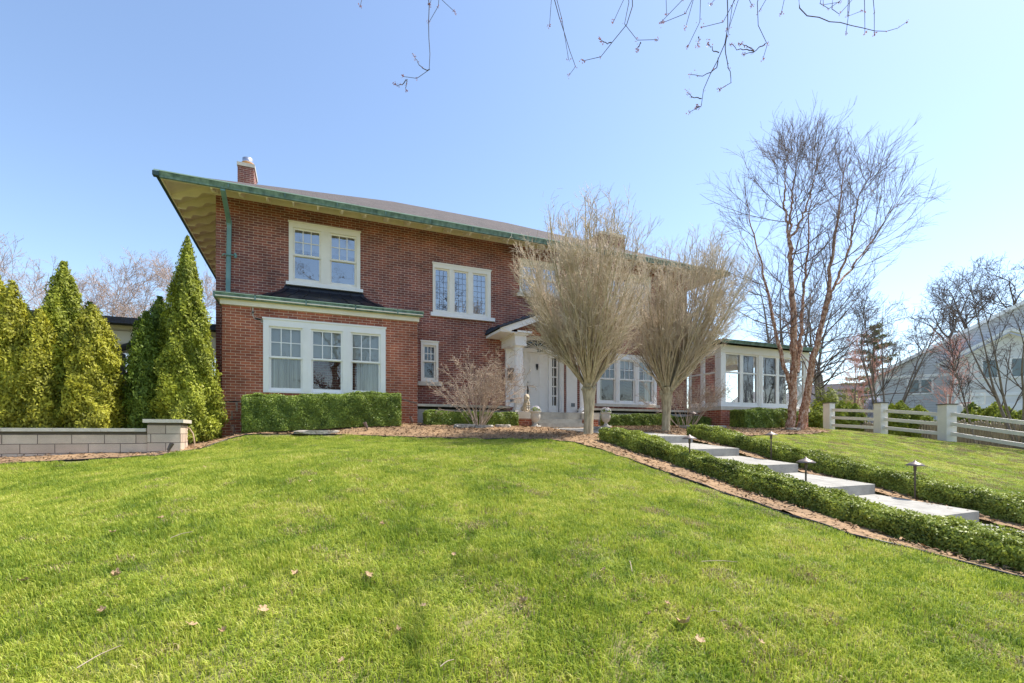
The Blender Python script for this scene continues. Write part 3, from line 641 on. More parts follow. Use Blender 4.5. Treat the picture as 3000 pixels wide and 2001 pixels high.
m = MB(); m.box(8.8, 9.62, .2, .25, 2.28, 4.30)
for a, b in ((8.92, 9.16), (9.26, 9.50)):
    for c, d in ((2.50, 3.06), (3.16, 3.86), (3.96, 4.2)):
        m.box(a, b, .190, .2, c, d); m.box(a + .035, b - .035, .182, .19, c + .035, d - .035)
door = hp(m, 'front_door', M['white'])
m = MB(); m.tube([(8.86, .17, 2.95), (8.86, .13, 3.0), (8.865, .13, 3.1), (8.86, .17, 3.16)], .012, 6); m.box(8.845, 8.88, .18, .2, 2.88, 3.2); m.lathe([(.02, 0), (.02, .02)], (8.865, .18, 3.3), 10); hp(m, 'handle', M['black_metal'], door)
m = MB(); m.box(9.16, 9.25, .17, .19, 3.84, 3.93); m.prism([(9.165, .165, 3.84), (9.245, .165, 3.84), (9.215, .165, 3.73), (9.195, .165, 3.73)], (0, .02, 0)); hp(m, 'knocker', M['black_metal'], door)
for u0, u1 in ((8.44, 8.70), (9.72, 9.99)):
    a, b = u0 + .05, u1 - .055; m = MB(); m.box(u0, a, .17, .22, 2.27, 4.3); m.box(b, u1, .17, .22, 2.27, 4.3); m.box(a, b, .17, .22, 2.27, 2.56); m.box(a, b, .17, .22, 4.17, 4.3)
    for k in range(1, 5): z = 2.56 + 1.61 * k / 5; m.box(a, b, .172, .215, z - .02, z + .02)
    xm = a + (b - a) * .38; m.box(xm - .012, xm + .012, .174, .21, 2.56, 4.17)
    sd = hp(m, 'sidelight', M['white']); g = MB(); g.add([(a, .2, 2.56), (b, .2, 2.56), (b, .2, 4.17), (a, .2, 4.17)], [(0, 1, 2, 3)]); hp(g, 'pane', M['glass'], sd)
m = MB(); m.box(8.3, 10.14, .26, .3, 2.2, 4.9); hp(m, 'hall_wall', M['dark'])
fc = bpy.data.curves.new('t', 'FONT'); fc.body = '334'; fc.size = .155; fc.extrude = .006; fc.align_x = 'CENTER'
fo = bpy.data.objects.new('t', fc); C.objects.link(fo); bpy.context.view_layer.update()
me = bpy.data.meshes.new_from_object(fo.evaluated_get(bpy.context.evaluated_depsgraph_get())); bpy.data.objects.remove(fo)
nb = bpy.data.objects.new('house_number', me); C.objects.link(nb); me.materials.clear(); me.materials.append(M['black_metal']); nb.parent = house
nb.location = (9.27 - HO[0], .09 - HO[1], 4.315 - HO[2]); nb.rotation_euler = (R(90), 0, 0)
# lantern
m = MB(); m.box(9.1, 9.16, -.03, .0, 4.98, 5.2); m.tube([(9.13, -.02, 5.2), (9.13, -.1, 5.28), (9.13, -.2, 5.26), (9.13, -.22, 5.2)], .012, 6); m.lathe([(.02, .0), (.075, .02), (.07, .05), (.02, .06)], (9.13, -.22, 4.97), 14); m.lathe([(.07, .0), (.03, .05), (.01, .08)], (9.13, -.22, 5.19), 14)
lt = hp(m, 'wall_lantern', M['black_metal']); m = MB(); m.lathe([(.04, .0), (.085, .06), (.09, .12), (.055, .19)], (9.13, -.22, 5.02), 16); hp(m, 'globe', plain('globe', (.75, .73, .68), .15), lt, smooth=True)

# ------------------------------------------------------------------ sunroom (part of the house)
YS = -1.63; XE = 20.0
m = MB(); m.box(W + .002, XE, YS, YS + .2, 1.3, 2.44); m.box(W + .002, W + .2, YS + .2, -.001, 1.3, 2.44); m.box(XE - .2, XE, YS + .2, 4.5, 1.3, 2.44); m.box(W + .2, XE - .2, 4.3, 4.5, 1.3, 2.44); hp(m, 'sunroom_base', M['brick_bay'], uv='box')
m = MB(); m.box(W - .04, XE + .04, YS - .05, YS + .2, 2.44, 2.57); m.box(W - .04, W + .2, YS + .2, -.003, 2.44, 2.57); m.box(XE - .2, XE + .04, YS + .2, 4.5, 2.44, 2.57); m.box(W + .2, XE - .2, 4.3, 4.5, 2.44, 2.57); hp(m, 'sunroom_sill', M['stone'])
m = MB(); m.box(W + .2, XE - .2, YS + .2, 4.3, 2.3, 2.4); hp(m, 'sunroom_floor', M['interior'])
m = MB(); m.box(W - .02, XE + .02, YS - .03, YS + .18, 4.47, 4.74); m.box(W - .02, W + .18, YS + .18, -.003, 4.47, 4.74); m.box(XE - .18, XE + .02, YS + .18, 4.5, 4.47, 4.74); m.box(W + .18, XE - .18, 4.3, 4.5, 4.47, 4.74); m.box(W + .18, XE - .18, YS + .18, 4.3, 4.70, 4.73); hp(m, 'sunroom_frieze', M['offwhite'])
m = MB(); m.add([(W - .25, YS - .28, 4.80), (XE + .28, YS - .28, 4.80), (XE + .28, 4.8, 4.80), (W - .25, 4.8, 4.80), (W + .6, YS + 1.2, 5.02), (XE - .9, YS + 1.2, 5.02), (XE - .9, 3.5, 5.02), (W + .6, 3.5, 5.02)], [(0, 1, 5, 4), (1, 2, 6, 5), (2, 3, 7, 6), (3, 0, 4, 7), (4, 5, 6, 7), (3, 2, 1, 0)]); hp(m, 'sunroom_roof', M['shingle_dark'], uv='box')
m = MB(); gutter_run(m, (W - .3, YS - .25), (XE + .3, YS - .25), (0, -1), 4.86, .11, .09); gutter_run(m, (W - .25, YS - .3), (W - .25, -1.1), (-1, 0), 4.86, .11, .09); hp(m, 'sunroom_gutter', M['copper'])
def sunwin(T, spans, hz0=2.57, hz1=4.47, sgn=1):
    for sp_ in spans:
        a, b, cur = sp_; m = MB(); fr = .075
        ub(m, T, a, a + fr, .02, .1, hz0, hz1); ub(m, T, b - fr, b, .02, .1, hz0, hz1); ub(m, T, a + fr, b - fr, .02, .1, hz0, hz0 + .16); ub(m, T, a + fr, b - fr, .02, .1, hz1 - .05, hz1); ub(m, T, a + fr, b - fr, .03, .09, 3.76, 3.81)
        wn = hp(m, 'window', M['white']); g = MB(); g.add([T(a + fr, .06, hz0 + .16), T(b - fr, .06, hz0 + .16), T(b - fr, .06, hz1 - .05), T(a + fr, .06, hz1 - .05)], [(0, 1, 2, 3)]); hp(g, 'pane', M['glass_clear'], wn)
        if cur: curtain(wn, T, a + cur[0] * (b - a), a + cur[1] * (b - a), hz0, hz1, .22, M['drape'], 8, .03)
sunwin(FR(YS), [(15.66, 16.50, None), (16.502, 17.32, (.05, 1)), (17.5, 18.34, (.42, 1)), (18.342, 19.18, (0, .6)), (19.3, 19.85, None)])
sunwin(SD(W), [(-1.42, -.74, (0, 1)), (-.738, -.06, (.0, .7))])
sunwin(FR(4.3), [(15.7, 16.9, None), (16.95, 18.1, None), (18.15, 19.3, None)])
for a, b in ((15.48, 15.658), (17.322, 17.498), (19.182, 19.298), (19.852, 20.0)):
    m = MB(); m.box(a, b, YS - .012, YS + .16, 2.572, 4.468)
    if a == 15.48:
        m.box(W - .012, W + .16, YS + .162, -1.422, 2.572, 4.468)
        for i in range(5): m.box(W - .02, W - .012, YS + .03 + i * .035, YS + .05 + i * .035, 2.6, 4.44)
    if a == 17.322:
        for c in (17.37, 17.41, 17.45): m.box(c, c + .012, YS - .02, YS - .012, 2.6, 4.44)
    hp(m, 'corner_post', M['white'])

# ------------------------------------------------------------------ walk with its steps
m = MB()
fr_ = [(-5.92, 1.55, 1.40), (-7.18, 1.31, 1.16), (-8.44, 1.07, .92), (-9.69, .83, .68), (-10.93, .60, .45), (-12.18, .36, .2), (-13.4, .12, 0)]
walk = empty('path', (9.3, -5.9, 1.5), None, None); walk['kind'] = 'structure'
prev = (-1.81, 1.775)
for i, (y, zt, zb) in enumerate(fr_):
    yb, zt_b = (prev if i == 0 else (fr_[i - 1][0] - .004, fr_[i - 1][2]))
    cuts = [yb - .0] + ([yb + (y - yb) * k / 4 for k in (1, 2, 3)] if i == 0 else [yb + (y - yb) * .5]) + [y]
    for c0, c1 in zip(cuts, cuts[1:]):
        f0 = (c0 - yb) / (y - yb); f1 = (c1 - yb) / (y - yb)
        za, zc = zt_b + (zt - zt_b) * f0, zt_b + (zt - zt_b) * f1
        for a, b in ((8.5, 9.3), (9.306, 10.1)):
            q = MB(); V = [(a, c0 - .003, za), (b, c0 - .003, za), (b, c1 + (.003 if c1 != y else 0), zc), (a, c1 + (.003 if c1 != y else 0), zc)]
            B_ = [(x, yy, z - .21) for x, yy, z in V]; q.add(V + B_, [(0, 1, 2, 3)[::-1], (4, 5, 6, 7), (0, 1, 5, 4), (1, 2, 6, 5), (2, 3, 7, 6), (3, 0, 4, 7)])
            q.build('slab', M['slab'], walk, (9.3, -5.9, 1.5))

# ------------------------------------------------------------------ foliage builders
def quads_at(c, nrm, ln, wd, rng, droop=0., updir=None):
    """diamond leaf cards: centre, facing, length, width"""
    n = len(c)
    t = rng.normal(size=(n, 3)) if updir is None else updir + rng.normal(0, .45, (n, 3))
    t -= nrm * (t * nrm).sum(1)[:, None]; t /= np.linalg.norm(t, axis=1)[:, None] + 1e-9; s_ = np.cross(nrm, t)
    ln = ln[:, None]; wd = wd[:, None]
    q = np.stack([c - t * ln, c + s_ * wd + t * ln * .1, c + t * ln, c - s_ * wd + t * ln * .1], 1).reshape(-1, 3)
    return q, np.arange(n * 4).reshape(-1, 4)

MLEAF = {
 'box': leafmat('leaf_box', (.04, .08, .015), (.34, .43, .07), (.74, .76, .30), 4., .25, .45),
 'boxlow': leafmat('leaf_boxlow', (.04, .07, .014), (.44, .50, .08), (.80, .74, .26), 3., .3, .45),
 'arb_gold': leafmat('leaf_arb_gold', (.09, .10, .012), (.60, .57, .055), (.85, .66, .24), 1.6, .35, .6),
 'arb': leafmat('leaf_arb', (.07, .10, .012), (.54, .57, .06), (.85, .80, .28), 1.6, .35, .6),
 'arb_dark': leafmat('leaf_arb_dark', (.05, .09, .01), (.22, .29, .03), (.36, .42, .07), 1.6, .3, .6),
 'arb_small': leafmat('leaf_arb_small', (.07, .11, .012), (.38, .42, .045), (.58, .54, .12), 1.2, .3, .6),
 'pine': leafmat('leaf_pine', (.10, .12, .04), (.32, .32, .12), None, 1., .2, .7),
}
def arborvitae(x, y, rad, hgt, label, mat='arb', n=26000, seed=0, tip=3.6, group='arborvitae by the wall', sz=1., base=None, lean=(0, 0), minor=()):
    rng = np.random.default_rng(seed); zb = h(x, y) if base is None else base
    o = empty('arborvitae', (x, y, zb), label, 'arborvitae', group)
    ph = rng.uniform(0, 2 * PI, 8)
    def prof(f): return np.minimum(1, (f / .06 + .55)) * np.maximum(.0, 1 - .14 * f - .86 * f ** tip)
    def surf(th, f):
        lump = 1 + .13 * np.sin(th * 3 + ph[0] + f * 5) + .12 * np.sin(th * 5 + ph[1] - f * 9) + .10 * np.sin(th * 7 + f * 23 + ph[2]) + .08 * np.sin(th * 4 - f * 37 + ph[3]) + .05 * np.sin(th * 11 + f * 61)
        return rad * prof(f) * lump
    # cumulative area so that the leaves spread evenly
    fs = np.linspace(0, 1, 400); wgt = prof(fs) + .04; cdf = np.cumsum(wgt); cdf /= cdf[-1]
    f = np.interp(rng.uniform(0, 1, n), cdf, fs); th = rng.uniform(0, 2 * PI, n)
    # sprays: leaf cards gathered in clumps so the surface has hollows
    nc = n // 26; fc_ = np.interp(rng.uniform(0, 1, nc), cdf, fs); tc_ = rng.uniform(0, 2 * PI, nc); k = rng.integers(0, nc, n); sel = rng.uniform(0, 1, n) < .72
    f = np.where(sel, fc_[k] + rng.normal(0, .085 / hgt, n), f).clip(.0, .995); th = np.where(sel, tc_[k] + rng.normal(0, .085, n) / (prof(f) * rad + .1), th)
    dep = np.where(sel, rng.uniform(-.04, .13, nc)[k], rng.uniform(-.10, .02, n)) + rng.normal(0, .022, n)
    r = np.maximum(.0, surf(th, f) + dep * (.4 + .6 * prof(f)))
    c = np.stack([x + r * np.cos(th) + lean[0] * f, y + r * np.sin(th) + lean[1] * f, zb + .05 + f * hgt], -1)
    nr = np.stack([np.cos(th), np.sin(th), np.full(n, .35)], -1) + rng.normal(0, .55, (n, 3)); nr /= np.linalg.norm(nr, axis=1)[:, None]
    up = np.stack([np.cos(th) * .7, np.sin(th) * .7, np.ones(n)], -1)
    q = quads_at(c, nr, rng.uniform(.022, .05, n) * sz, rng.uniform(.010, .022, n) * sz, rng, updir=up)
    # inner mass
    nt_, nf = 40, 50; T_, F_ = np.meshgrid(np.arange(nt_) * 2 * PI / nt_, np.linspace(0, .985, nf)); rr_ = surf(T_, F_) * .9 - .02
    V = np.stack([x + rr_ * np.cos(T_) + lean[0] * F_, y + rr_ * np.sin(T_) + lean[1] * F_, zb + .03 + F_ * hgt], -1).reshape(-1, 3)
    i = np.arange(nf - 1)[:, None] * nt_; j = np.arange(nt_)[None]; j2 = (j + 1) % nt_; FF = np.stack([i + j, i + j2, i + nt_ + j2, i + nt_ + j], -1).reshape(-1, 4)
    V, F = join([q, (V, FF)])
    mesh_obj('foliage', V, F, MLEAF[mat], o, (x, y, zb))
    m = MB(); m.tube([(x, y, zb - .1), (x, y, zb + hgt * .5)], .05, 8); m.build('trunk', M['bark'], o, (x, y, zb))
    return o

def hedge(name, label, path, width, hgt, mat='box', dens=2600, seed=0, sz=1., rough=.03, group=None, top_round=.25, zoff=0, kname='hedge'):
    """clipped hedge along a polyline (x, y)"""
    rng = np.random.default_rng(seed); P_ = np.array(path, float); seg = np.linalg.norm(P_[1:] - P_[:-1], axis=1); Lt = seg.sum(); cum = np.r_[0, np.cumsum(seg)]
    area = Lt * (width + 2 * hgt) + 2 * width * hgt; n = int(area * dens)
    hw_ = width / 2
    def place(s_, v, d):     # s along, v around the section (0..1), d outward offset
        px_ = np.interp(s_, cum, P_[:, 0]); py_ = np.interp(s_, cum, P_[:, 1])
        sa = np.interp(s_ + .05, cum, P_[:, 0]) - np.interp(s_ - .05, cum, P_[:, 0]); sb = np.interp(s_ + .05, cum, P_[:, 1]) - np.interp(s_ - .05, cum, P_[:, 1]); l_ = np.hypot(sa, sb) + 1e-9
        nx_, ny_ = sb / l_, -sa / l_
        per = 2 * hgt + width; u = v * per
        lx = np.where(u < hgt, -hw_, np.where(u < hgt + width, u - hgt - hw_, hw_)); lz = np.where(u < hgt, u, np.where(u < hgt + width, hgt, per - u))
        # superellipse rounding of the shoulders
        cz = np.clip((lz - hgt * (1 - top_round)) / (hgt * top_round), 0, 1); cxn = np.abs(lx) / hw_
        k = np.maximum(1, (cz ** 4 + cxn ** 4) ** .25); lx2 = lx / np.where(cz > 0, k, 1); lz2 = np.where(cz > 0, hgt * (1 - top_round) + hgt * top_round * cz / k, lz)
        gx = np.where(u < hgt, -1., np.where(u < hgt + width, (u - hgt - hw_) / hw_ * .35, 1.)); gz = np.where((u >= hgt) & (u < hgt + width), 1., .15); gl = np.hypot(gx, gz); gx /= gl; gz /= gl
        lump = rough * (np.sin(s_ * 5.1 + v * 9 + seed) + np.sin(s_ * 11.3 - v * 17 + seed * 2) * .7 + np.sin(s_ * 2.3 + seed) * .8)
        lx2 = lx2 + gx * (d + lump); lz2 = lz2 + gz * (d + lump)
        X = px_ + nx_ * lx2; Y = py_ + ny_ * lx2
        return np.stack([X, Y, H(px_, py_) + zoff + lz2], -1), np.stack([nx_ * gx, ny_ * gx, gz], -1)
    s_ = rng.uniform(0, Lt, n); v = rng.uniform(0, 1, n)
    nc = n // 18; k = rng.integers(0, nc, n); sel = rng.uniform(0, 1, n) < .65; sc, vc = rng.uniform(0, Lt, nc), rng.uniform(0, 1, nc)
    per = 2 * hgt + width
    s_ = np.where(sel, sc[k] + rng.normal(0, .03, n), s_).clip(0, Lt); v = np.where(sel, vc[k] + rng.normal(0, .03, n) / per, v).clip(0, 1)
    d = np.where(sel, rng.uniform(-.01, .035, nc)[k], rng.uniform(-.06, .0, n)) + rng.normal(0, .008, n)
    c, nr = place(s_, v, d); nr = nr + rng.normal(0, .6, nr.shape); nr /= np.linalg.norm(nr, axis=1)[:, None]
    parts = [quads_at(c, nr, rng.uniform(.009, .019, n) * sz, rng.uniform(.005, .011, n) * sz, rng)]
    # ends
    for e, sg in ((0, -1), (Lt, 1)):
        ne = int(width * hgt * dens); v2 = rng.uniform(-hw_, hw_, ne); z2 = rng.uniform(0, hgt, ne)
        a = P_[0] if e == 0 else P_[-1]; tdir = (P_[1] - P_[0]) / seg[0] if e == 0 else (P_[-1] - P_[-2]) / seg[-1]; nn_ = np.array([tdir[1], -tdir[0]])
        o_ = sg * (rng.uniform(-.04, .03, ne)); X = a[0] + nn_[0] * v2 + tdir[0] * o_; Y = a[1] + nn_[1] * v2 + tdir[1] * o_
        c = np.stack([X, Y, h(*a) + zoff + z2], -1); nr = np.array([tdir[0] * sg, tdir[1] * sg, .2]) + rng.normal(0, .6, (ne, 3)); nr /= np.linalg.norm(nr, axis=1)[:, None]
        parts.append(quads_at(c, nr, rng.uniform(.009, .019, ne) * sz, rng.uniform(.005, .011, ne) * sz, rng))
    ns, nv = max(4, int(Lt / .12)), 24
    SS, VV = np.meshgrid(np.linspace(.02, Lt - .02, ns), np.linspace(0, 1, nv), indexing='ij'); c, _ = place(SS.ravel(), VV.ravel(), np.full(SS.size, -.05))
    i = np.arange(ns - 1)[:, None] * nv + np.arange(nv - 1)[None]; parts.append((c, np.stack([i, i + 1, i + nv + 1, i + nv], -1).reshape(-1, 4)))
    mid = P_[0]; V, F = join(parts)
    if True:
        a = len(V) - len(c)
        e0_ = V[a:a + nv]; e1_ = V[a + (ns - 1) * nv:a + ns * nv]
        for E_ in (e0_, e1_):
            cc = E_.mean(0); b = len(V); V = np.concatenate([V, E_, cc[None]]); idx = np.arange(nv - 1); F = np.concatenate([F, np.stack([b + idx, b + idx + 1, np.full(nv - 1, b + nv), np.full(nv - 1, b + nv)], -1)]) if False else np.concatenate([F, np.stack([b + idx[:-1:2], b + idx[1::2][:len(idx[:-1:2])], b + idx[1::2][:len(idx[:-1:2])] + 1, np.full(len(idx[:-1:2]), b + nv)], -1)])
    o = mesh_obj(kname, V, F, MLEAF[mat], None, (mid[0], mid[1], h(*mid)))
    o.location = (mid[0], mid[1], h(*mid)); tag(o, label, 'hedge', group); return o

M['bark'] = plain('bark', (.12, .09, .07), .9, 0, 9, .6, 40, col2=(.30, .25, .20), stretch=(4, 4, .8))
M['bark_tan'] = plain('bark_tan', (.26, .20, .12), .9, 0, 5, .4, 40, col2=(.58, .48, .31), stretch=(4, 4, .8))
M['twig_tan'] = plain('twig_tan', (.40, .31, .21), .9, 0, 2.5, 0, 40, col2=(.72, .60, .45))
M['twig_grey'] = plain('twig_grey', (.10, .075, .065), .9, .3, 2)
M['twig_dark'] = plain('twig_dark', (.10, .075, .07), .9, .3, 2)
M['twig_birch'] = plain('twig_birch', (.20, .15, .135), .9, .2, 2)
M['twig_pink'] = plain('twig_pink', (.42, .31, .25), .9, .2, 2)
M['twig_red'] = plain('twig_red', (.62, .32, .26), .9, .2, 2)
M['twig_shrub'] = plain('twig_shrub', (.34, .25, .19), .9, 0, 3, col2=(.55, .43, .33))
m_, t_n, b_ = newmat('bark_birch'); L_ = t_n.links
g_ = nd(t_n, 'ShaderNodeNewGeometry'); mp_ = nd(t_n, 'ShaderNodeMapping'); mp_.inputs['Scale'].default_value = (1, 1, .55); L_.new(g_.outputs['Position'], mp_.inputs[0])
n_ = nd(t_n, 'ShaderNodeTexNoise', i_Scale=16., i_Detail=7., i_Roughness=.75); L_.new(mp_.outputs[0], n_.inputs['Vector'])
c_ = nd(t_n, 'ShaderNodeValToRGB'); e_ = c_.color_ramp.elements; e_[0].position = .40; e_[0].color = (.16, .075, .045, 1); e_[1].position = .62; e_[1].color = (.76, .58, .47, 1); x_ = e_.new(.5); x_.color = (.48, .23, .13, 1)
L_.new(n_.outputs[0], c_.inputs[0]); L_.new(c_.outputs[0], b_.inputs['Base Color']); b_.inputs['Roughness'].default_value = .85
bp_ = nd(t_n, 'ShaderNodeBump', i_Strength=1., i_Distance=.04); L_.new(n_.outputs[0], bp_.inputs['Height']); L_.new(bp_.outputs[0], b_.inputs['Normal']); M['bark_birch'] = m_

# ------------------------------------------------------------------ branch growing
def resample(pts, K):
    P_ = np.array(pts, float); s_ = np.r_[0, np.cumsum(np.linalg.norm(P_[1:] - P_[:-1], axis=1))]; t = np.linspace(0, s_[-1], K)
    # smooth (Catmull-like) by interpolating a slightly densified curve
    return np.stack([np.interp(t, s_, P_[:, i]) for i in range(3)], -1)
def grow(P_, Rd, n, t0, t1, ang, L, K, rng, wig=.08, up=.05, rr=.6, rtip=.002, shrink=.5, angv=.15, rmax=9, side=None, rmin=.003):
    """n children on every parent polyline"""
    N, Kp, _ = P_.shape; j = np.repeat(np.arange(N), n); t = rng.uniform(t0, t1, N * n); x = t * (Kp - 1); k = np.minimum(x.astype(int), Kp - 2); f = (x - k)[:, None]
    pos = P_[j, k] * (1 - f) + P_[j, k + 1] * f; tan = P_[j, k + 1] - P_[j, k]; tan /= np.linalg.norm(tan, axis=1)[:, None] + 1e-9
    r = Rd[j, k] * (1 - f[:, 0]) + Rd[j, k + 1] * f[:, 0]
    q = rng.normal(size=tan.shape); q -= tan * (q * tan).sum(1)[:, None]; q /= np.linalg.norm(q, axis=1)[:, None] + 1e-9
    a = ang + rng.normal(0, angv, len(j)); d = tan * np.cos(a)[:, None] + q * np.sin(a)[:, None]
    ln = L * (1 - shrink * t) * rng.uniform(.6, 1.25, len(j)); st = (ln / (K - 1))[:, None]
    out = np.empty((len(j), K, 3)); out[:, 0] = pos; up = np.array([0, 0, up]) if np.isscalar(up) else np.array(up)
    for i in range(1, K):
        d = d + rng.normal(0, wig, d.shape) + up; d /= np.linalg.norm(d, axis=1)[:, None]; out[:, i] = out[:, i - 1] + d * st
    r0 = np.clip(r * rr, rmin, rmax); Rn = r0[:, None] * (1 - np.linspace(0, 1, K)) + rtip * np.linspace(0, 1, K)
    return out, Rn
def tree_obj(name, loc, label, cat, trunk, branches, mt, mb, group=None, m_tr=8, m_br=4):
    """trunk = [(poly, radii)...], branches = [(P, R)...] each level; two parts."""
    o = empty(name, loc, label, cat, group)
    V, F = join([tubes(np.array(p, float)[None], np.array(r, float)[None], m_tr) for p, r in trunk]); mesh_obj('trunk', V, F, mt, o, loc, True)
    V, F = join([tubes(p, r, m_br if i < 1 else 3) for i, (p, r) in enumerate(branches)]); mesh_obj('crown', V, F, mb, o, loc, True)
    return o
HANG = [[(5.47,-11.16,5.43),(5.48,-11.16,5.3),(5.48,-11.16,5.18),(5.47,-11.16,5.05),(5.44,-11.14,4.95),(5.39,-11.12,4.83),(5.32,-11.09,4.69),(5.29,-11.08,4.62),(5.27,-11.07,4.52),(5.26,-11.07,4.43),(5.22,-11.05,4.38),(5.17,-11.03,4.4)],[(5.47,-11.16,5.07),(5.46,-11.15,4.94),(5.47,-11.16,4.82),(5.5,-11.17,4.75),(5.51,-11.17,4.66),(5.46,-11.15,4.62),(5.41,-11.13,4.6)],[(5.4,-11.13,4.87),(5.39,-11.12,4.78),(5.26,-11.07,4.71),(5.18,-11.03,4.73)],[(5.41,-11.13,4.92),(5.36,-11.11,4.94),(5.33,-11.09,4.99),(5.33,-11.09,5.02)],[(5.27,-11.07,4.52),(5.19,-11.03,4.54),(5.16,-11.02,4.58)],[(5.26,-11.06,4.45),(5.23,-11.05,4.45)],[(5.47,-11.16,5.26),(5.43,-11.14,5.16),(5.36,-11.11,5.09),(5.31,-11.09,5.11),(5.27,-11.07,5.14)],[(5.52,-11.18,5.43),(5.53,-11.18,5.3),(5.51,-11.17,5.19),(5.48,-11.16,5.06)],[(5.57,-11.2,5.43),(5.52,-11.18,5.24),(5.49,-11.16,5.13)],[(5.72,-11.26,5.43),(5.72,-11.26,5.25),(5.74,-11.27,5.13),(5.78,-11.29,5.0),(5.84,-11.31,4.94),(5.8,-11.3,4.88),(5.76,-11.28,4.86)],[(5.78,-11.29,5.0),(5.69,-11.25,4.93),(5.6,-11.21,4.9)],[(5.69,-11.25,4.93),(5.58,-11.2,4.95),(5.5,-11.17,4.99)],[(5.69,-11.25,4.94),(5.65,-11.23,4.97),(5.57,-11.2,5.0)],[(5.26,-11.06,5.43),(5.26,-11.07,5.25),(5.25,-11.06,5.06),(5.21,-11.04,4.98),(5.16,-11.02,4.97)],[(5.25,-11.06,5.06),(5.24,-11.06,4.98)],[(5.15,-11.02,5.43),(5.07,-10.98,5.26),(5.01,-10.96,5.19),(4.95,-10.93,5.19)],[(5.07,-10.98,5.26),(4.99,-10.95,5.26)],[(5.21,-11.04,5.43),(5.17,-11.03,5.31),(5.14,-11.01,5.24),(5.03,-10.97,5.14),(4.96,-10.94,5.18)],[(5.2,-11.04,5.43),(5.24,-11.06,5.25),(5.19,-11.04,5.19),(5.14,-11.02,5.14)],[(6.61,-10.99,5.98),(6.61,-10.99,5.85),(6.67,-11.02,5.77),(6.79,-11.07,5.75),(6.83,-11.09,5.75),(6.9,-11.11,5.7),(7.06,-11.18,5.69),(7.14,-11.22,5.65),(7.3,-11.29,5.61),(7.39,-11.33,5.6),(7.48,-11.37,5.62),(7.6,-11.42,5.7)],[(7.06,-11.18,5.7),(7.12,-11.21,5.76),(7.19,-11.24,5.81)],[(6.9,-11.11,5.7),(7.0,-11.16,5.79),(7.15,-11.22,5.98)],[(6.79,-11.07,5.75),(6.92,-11.13,5.85),(7.08,-11.19,5.98)],[(7.06,-11.19,5.69),(7.06,-11.18,5.64),(7.04,-11.18,5.58)],[(7.22,-11.25,5.63),(7.22,-11.25,5.59)],[(7.31,-11.29,5.61),(7.3,-11.29,5.57)],[(4.73,-10.84,5.43),(4.71,-10.83,5.28),(4.7,-10.83,5.21),(4.65,-10.8,5.14),(4.55,-10.76,5.01),(4.51,-10.74,4.94),(4.44,-10.71,4.86),(4.37,-10.68,4.82),(4.32,-10.66,4.85)],[(4.7,-10.83,5.43),(4.68,-10.82,5.3),(4.65,-10.8,5.21),(4.67,-10.81,5.11),(4.73,-10.84,5.04),(4.78,-10.86,5.01),(4.85,-10.89,5.0),(4.91,-10.92,5.03)],[(4.78,-10.86,5.01),(4.77,-10.86,4.97),(4.75,-10.85,4.94)],[(4.68,-10.82,5.35),(4.61,-10.79,5.3),(4.58,-10.78,5.26),(4.56,-10.77,5.18)],[(4.55,-10.76,5.01),(4.5,-10.74,5.0),(4.45,-10.72,5.04)],[(6.69,-11.02,5.98),(6.74,-11.05,5.88),(6.8,-11.08,5.98)],[(6.82,-11.08,5.98),(6.83,-11.09,5.87),(6.9,-11.11,5.85),(6.99,-11.15,5.9)],[(5.92,-11.35,5.43),(5.92,-11.35,5.3),(5.91,-11.34,5.26)],[(5.82,-11.31,5.43),(5.79,-11.29,5.28),(5.73,-11.27,5.28)],[(5.44,-11.14,5.43),(5.42,-11.13,5.33),(5.38,-11.12,5.32),(5.34,-11.1,5.34)],[(5.53,-11.18,5.34),(5.6,-11.21,5.32),(5.68,-11.24,5.33)],[(3.17,-9.74,5.79),(3.18,-9.74,5.66),(3.18,-9.74,5.51),(3.19,-9.74,5.38),(3.19,-9.74,5.08),(3.14,-9.72,5.03),(3.07,-9.69,4.98),(3.02,-9.67,4.97),(2.98,-9.65,4.99),(2.95,-9.64,5.01)],[(3.19,-9.74,5.08),(3.15,-9.73,5.06),(3.09,-9.7,5.13),(3.05,-9.68,5.21)],[(2.98,-9.65,4.98),(2.95,-9.64,4.93),(2.91,-9.62,4.92),(2.88,-9.61,4.94)],[(2.99,-9.66,4.98),(2.98,-9.65,4.87)],[(3.28,-9.78,5.79),(3.26,-9.77,5.66),(3.24,-9.76,5.58),(3.23,-9.76,5.53),(3.18,-9.74,5.52)],[(3.26,-9.78,5.69),(3.31,-9.79,5.64),(3.35,-9.81,5.62),(3.41,-9.84,5.62)],[(3.26,-9.77,5.73),(3.23,-9.76,5.7),(3.19,-9.74,5.7)],[(4.27,-10.21,5.79),(4.3,-10.22,5.65),(4.34,-10.23,5.55),(4.38,-10.25,5.41),(4.42,-10.27,5.23),(4.46,-10.29,5.13),(4.47,-10.29,5.05),(4.43,-10.28,4.99),(4.41,-10.27,5.02)],[(4.3,-10.22,5.64),(4.28,-10.21,5.58),(4.24,-10.19,5.49)],[(4.42,-10.27,5.23),(4.42,-10.27,5.19),(4.41,-10.26,5.17)],[(2.62,-9.5,5.79),(2.58,-9.48,5.68)]]
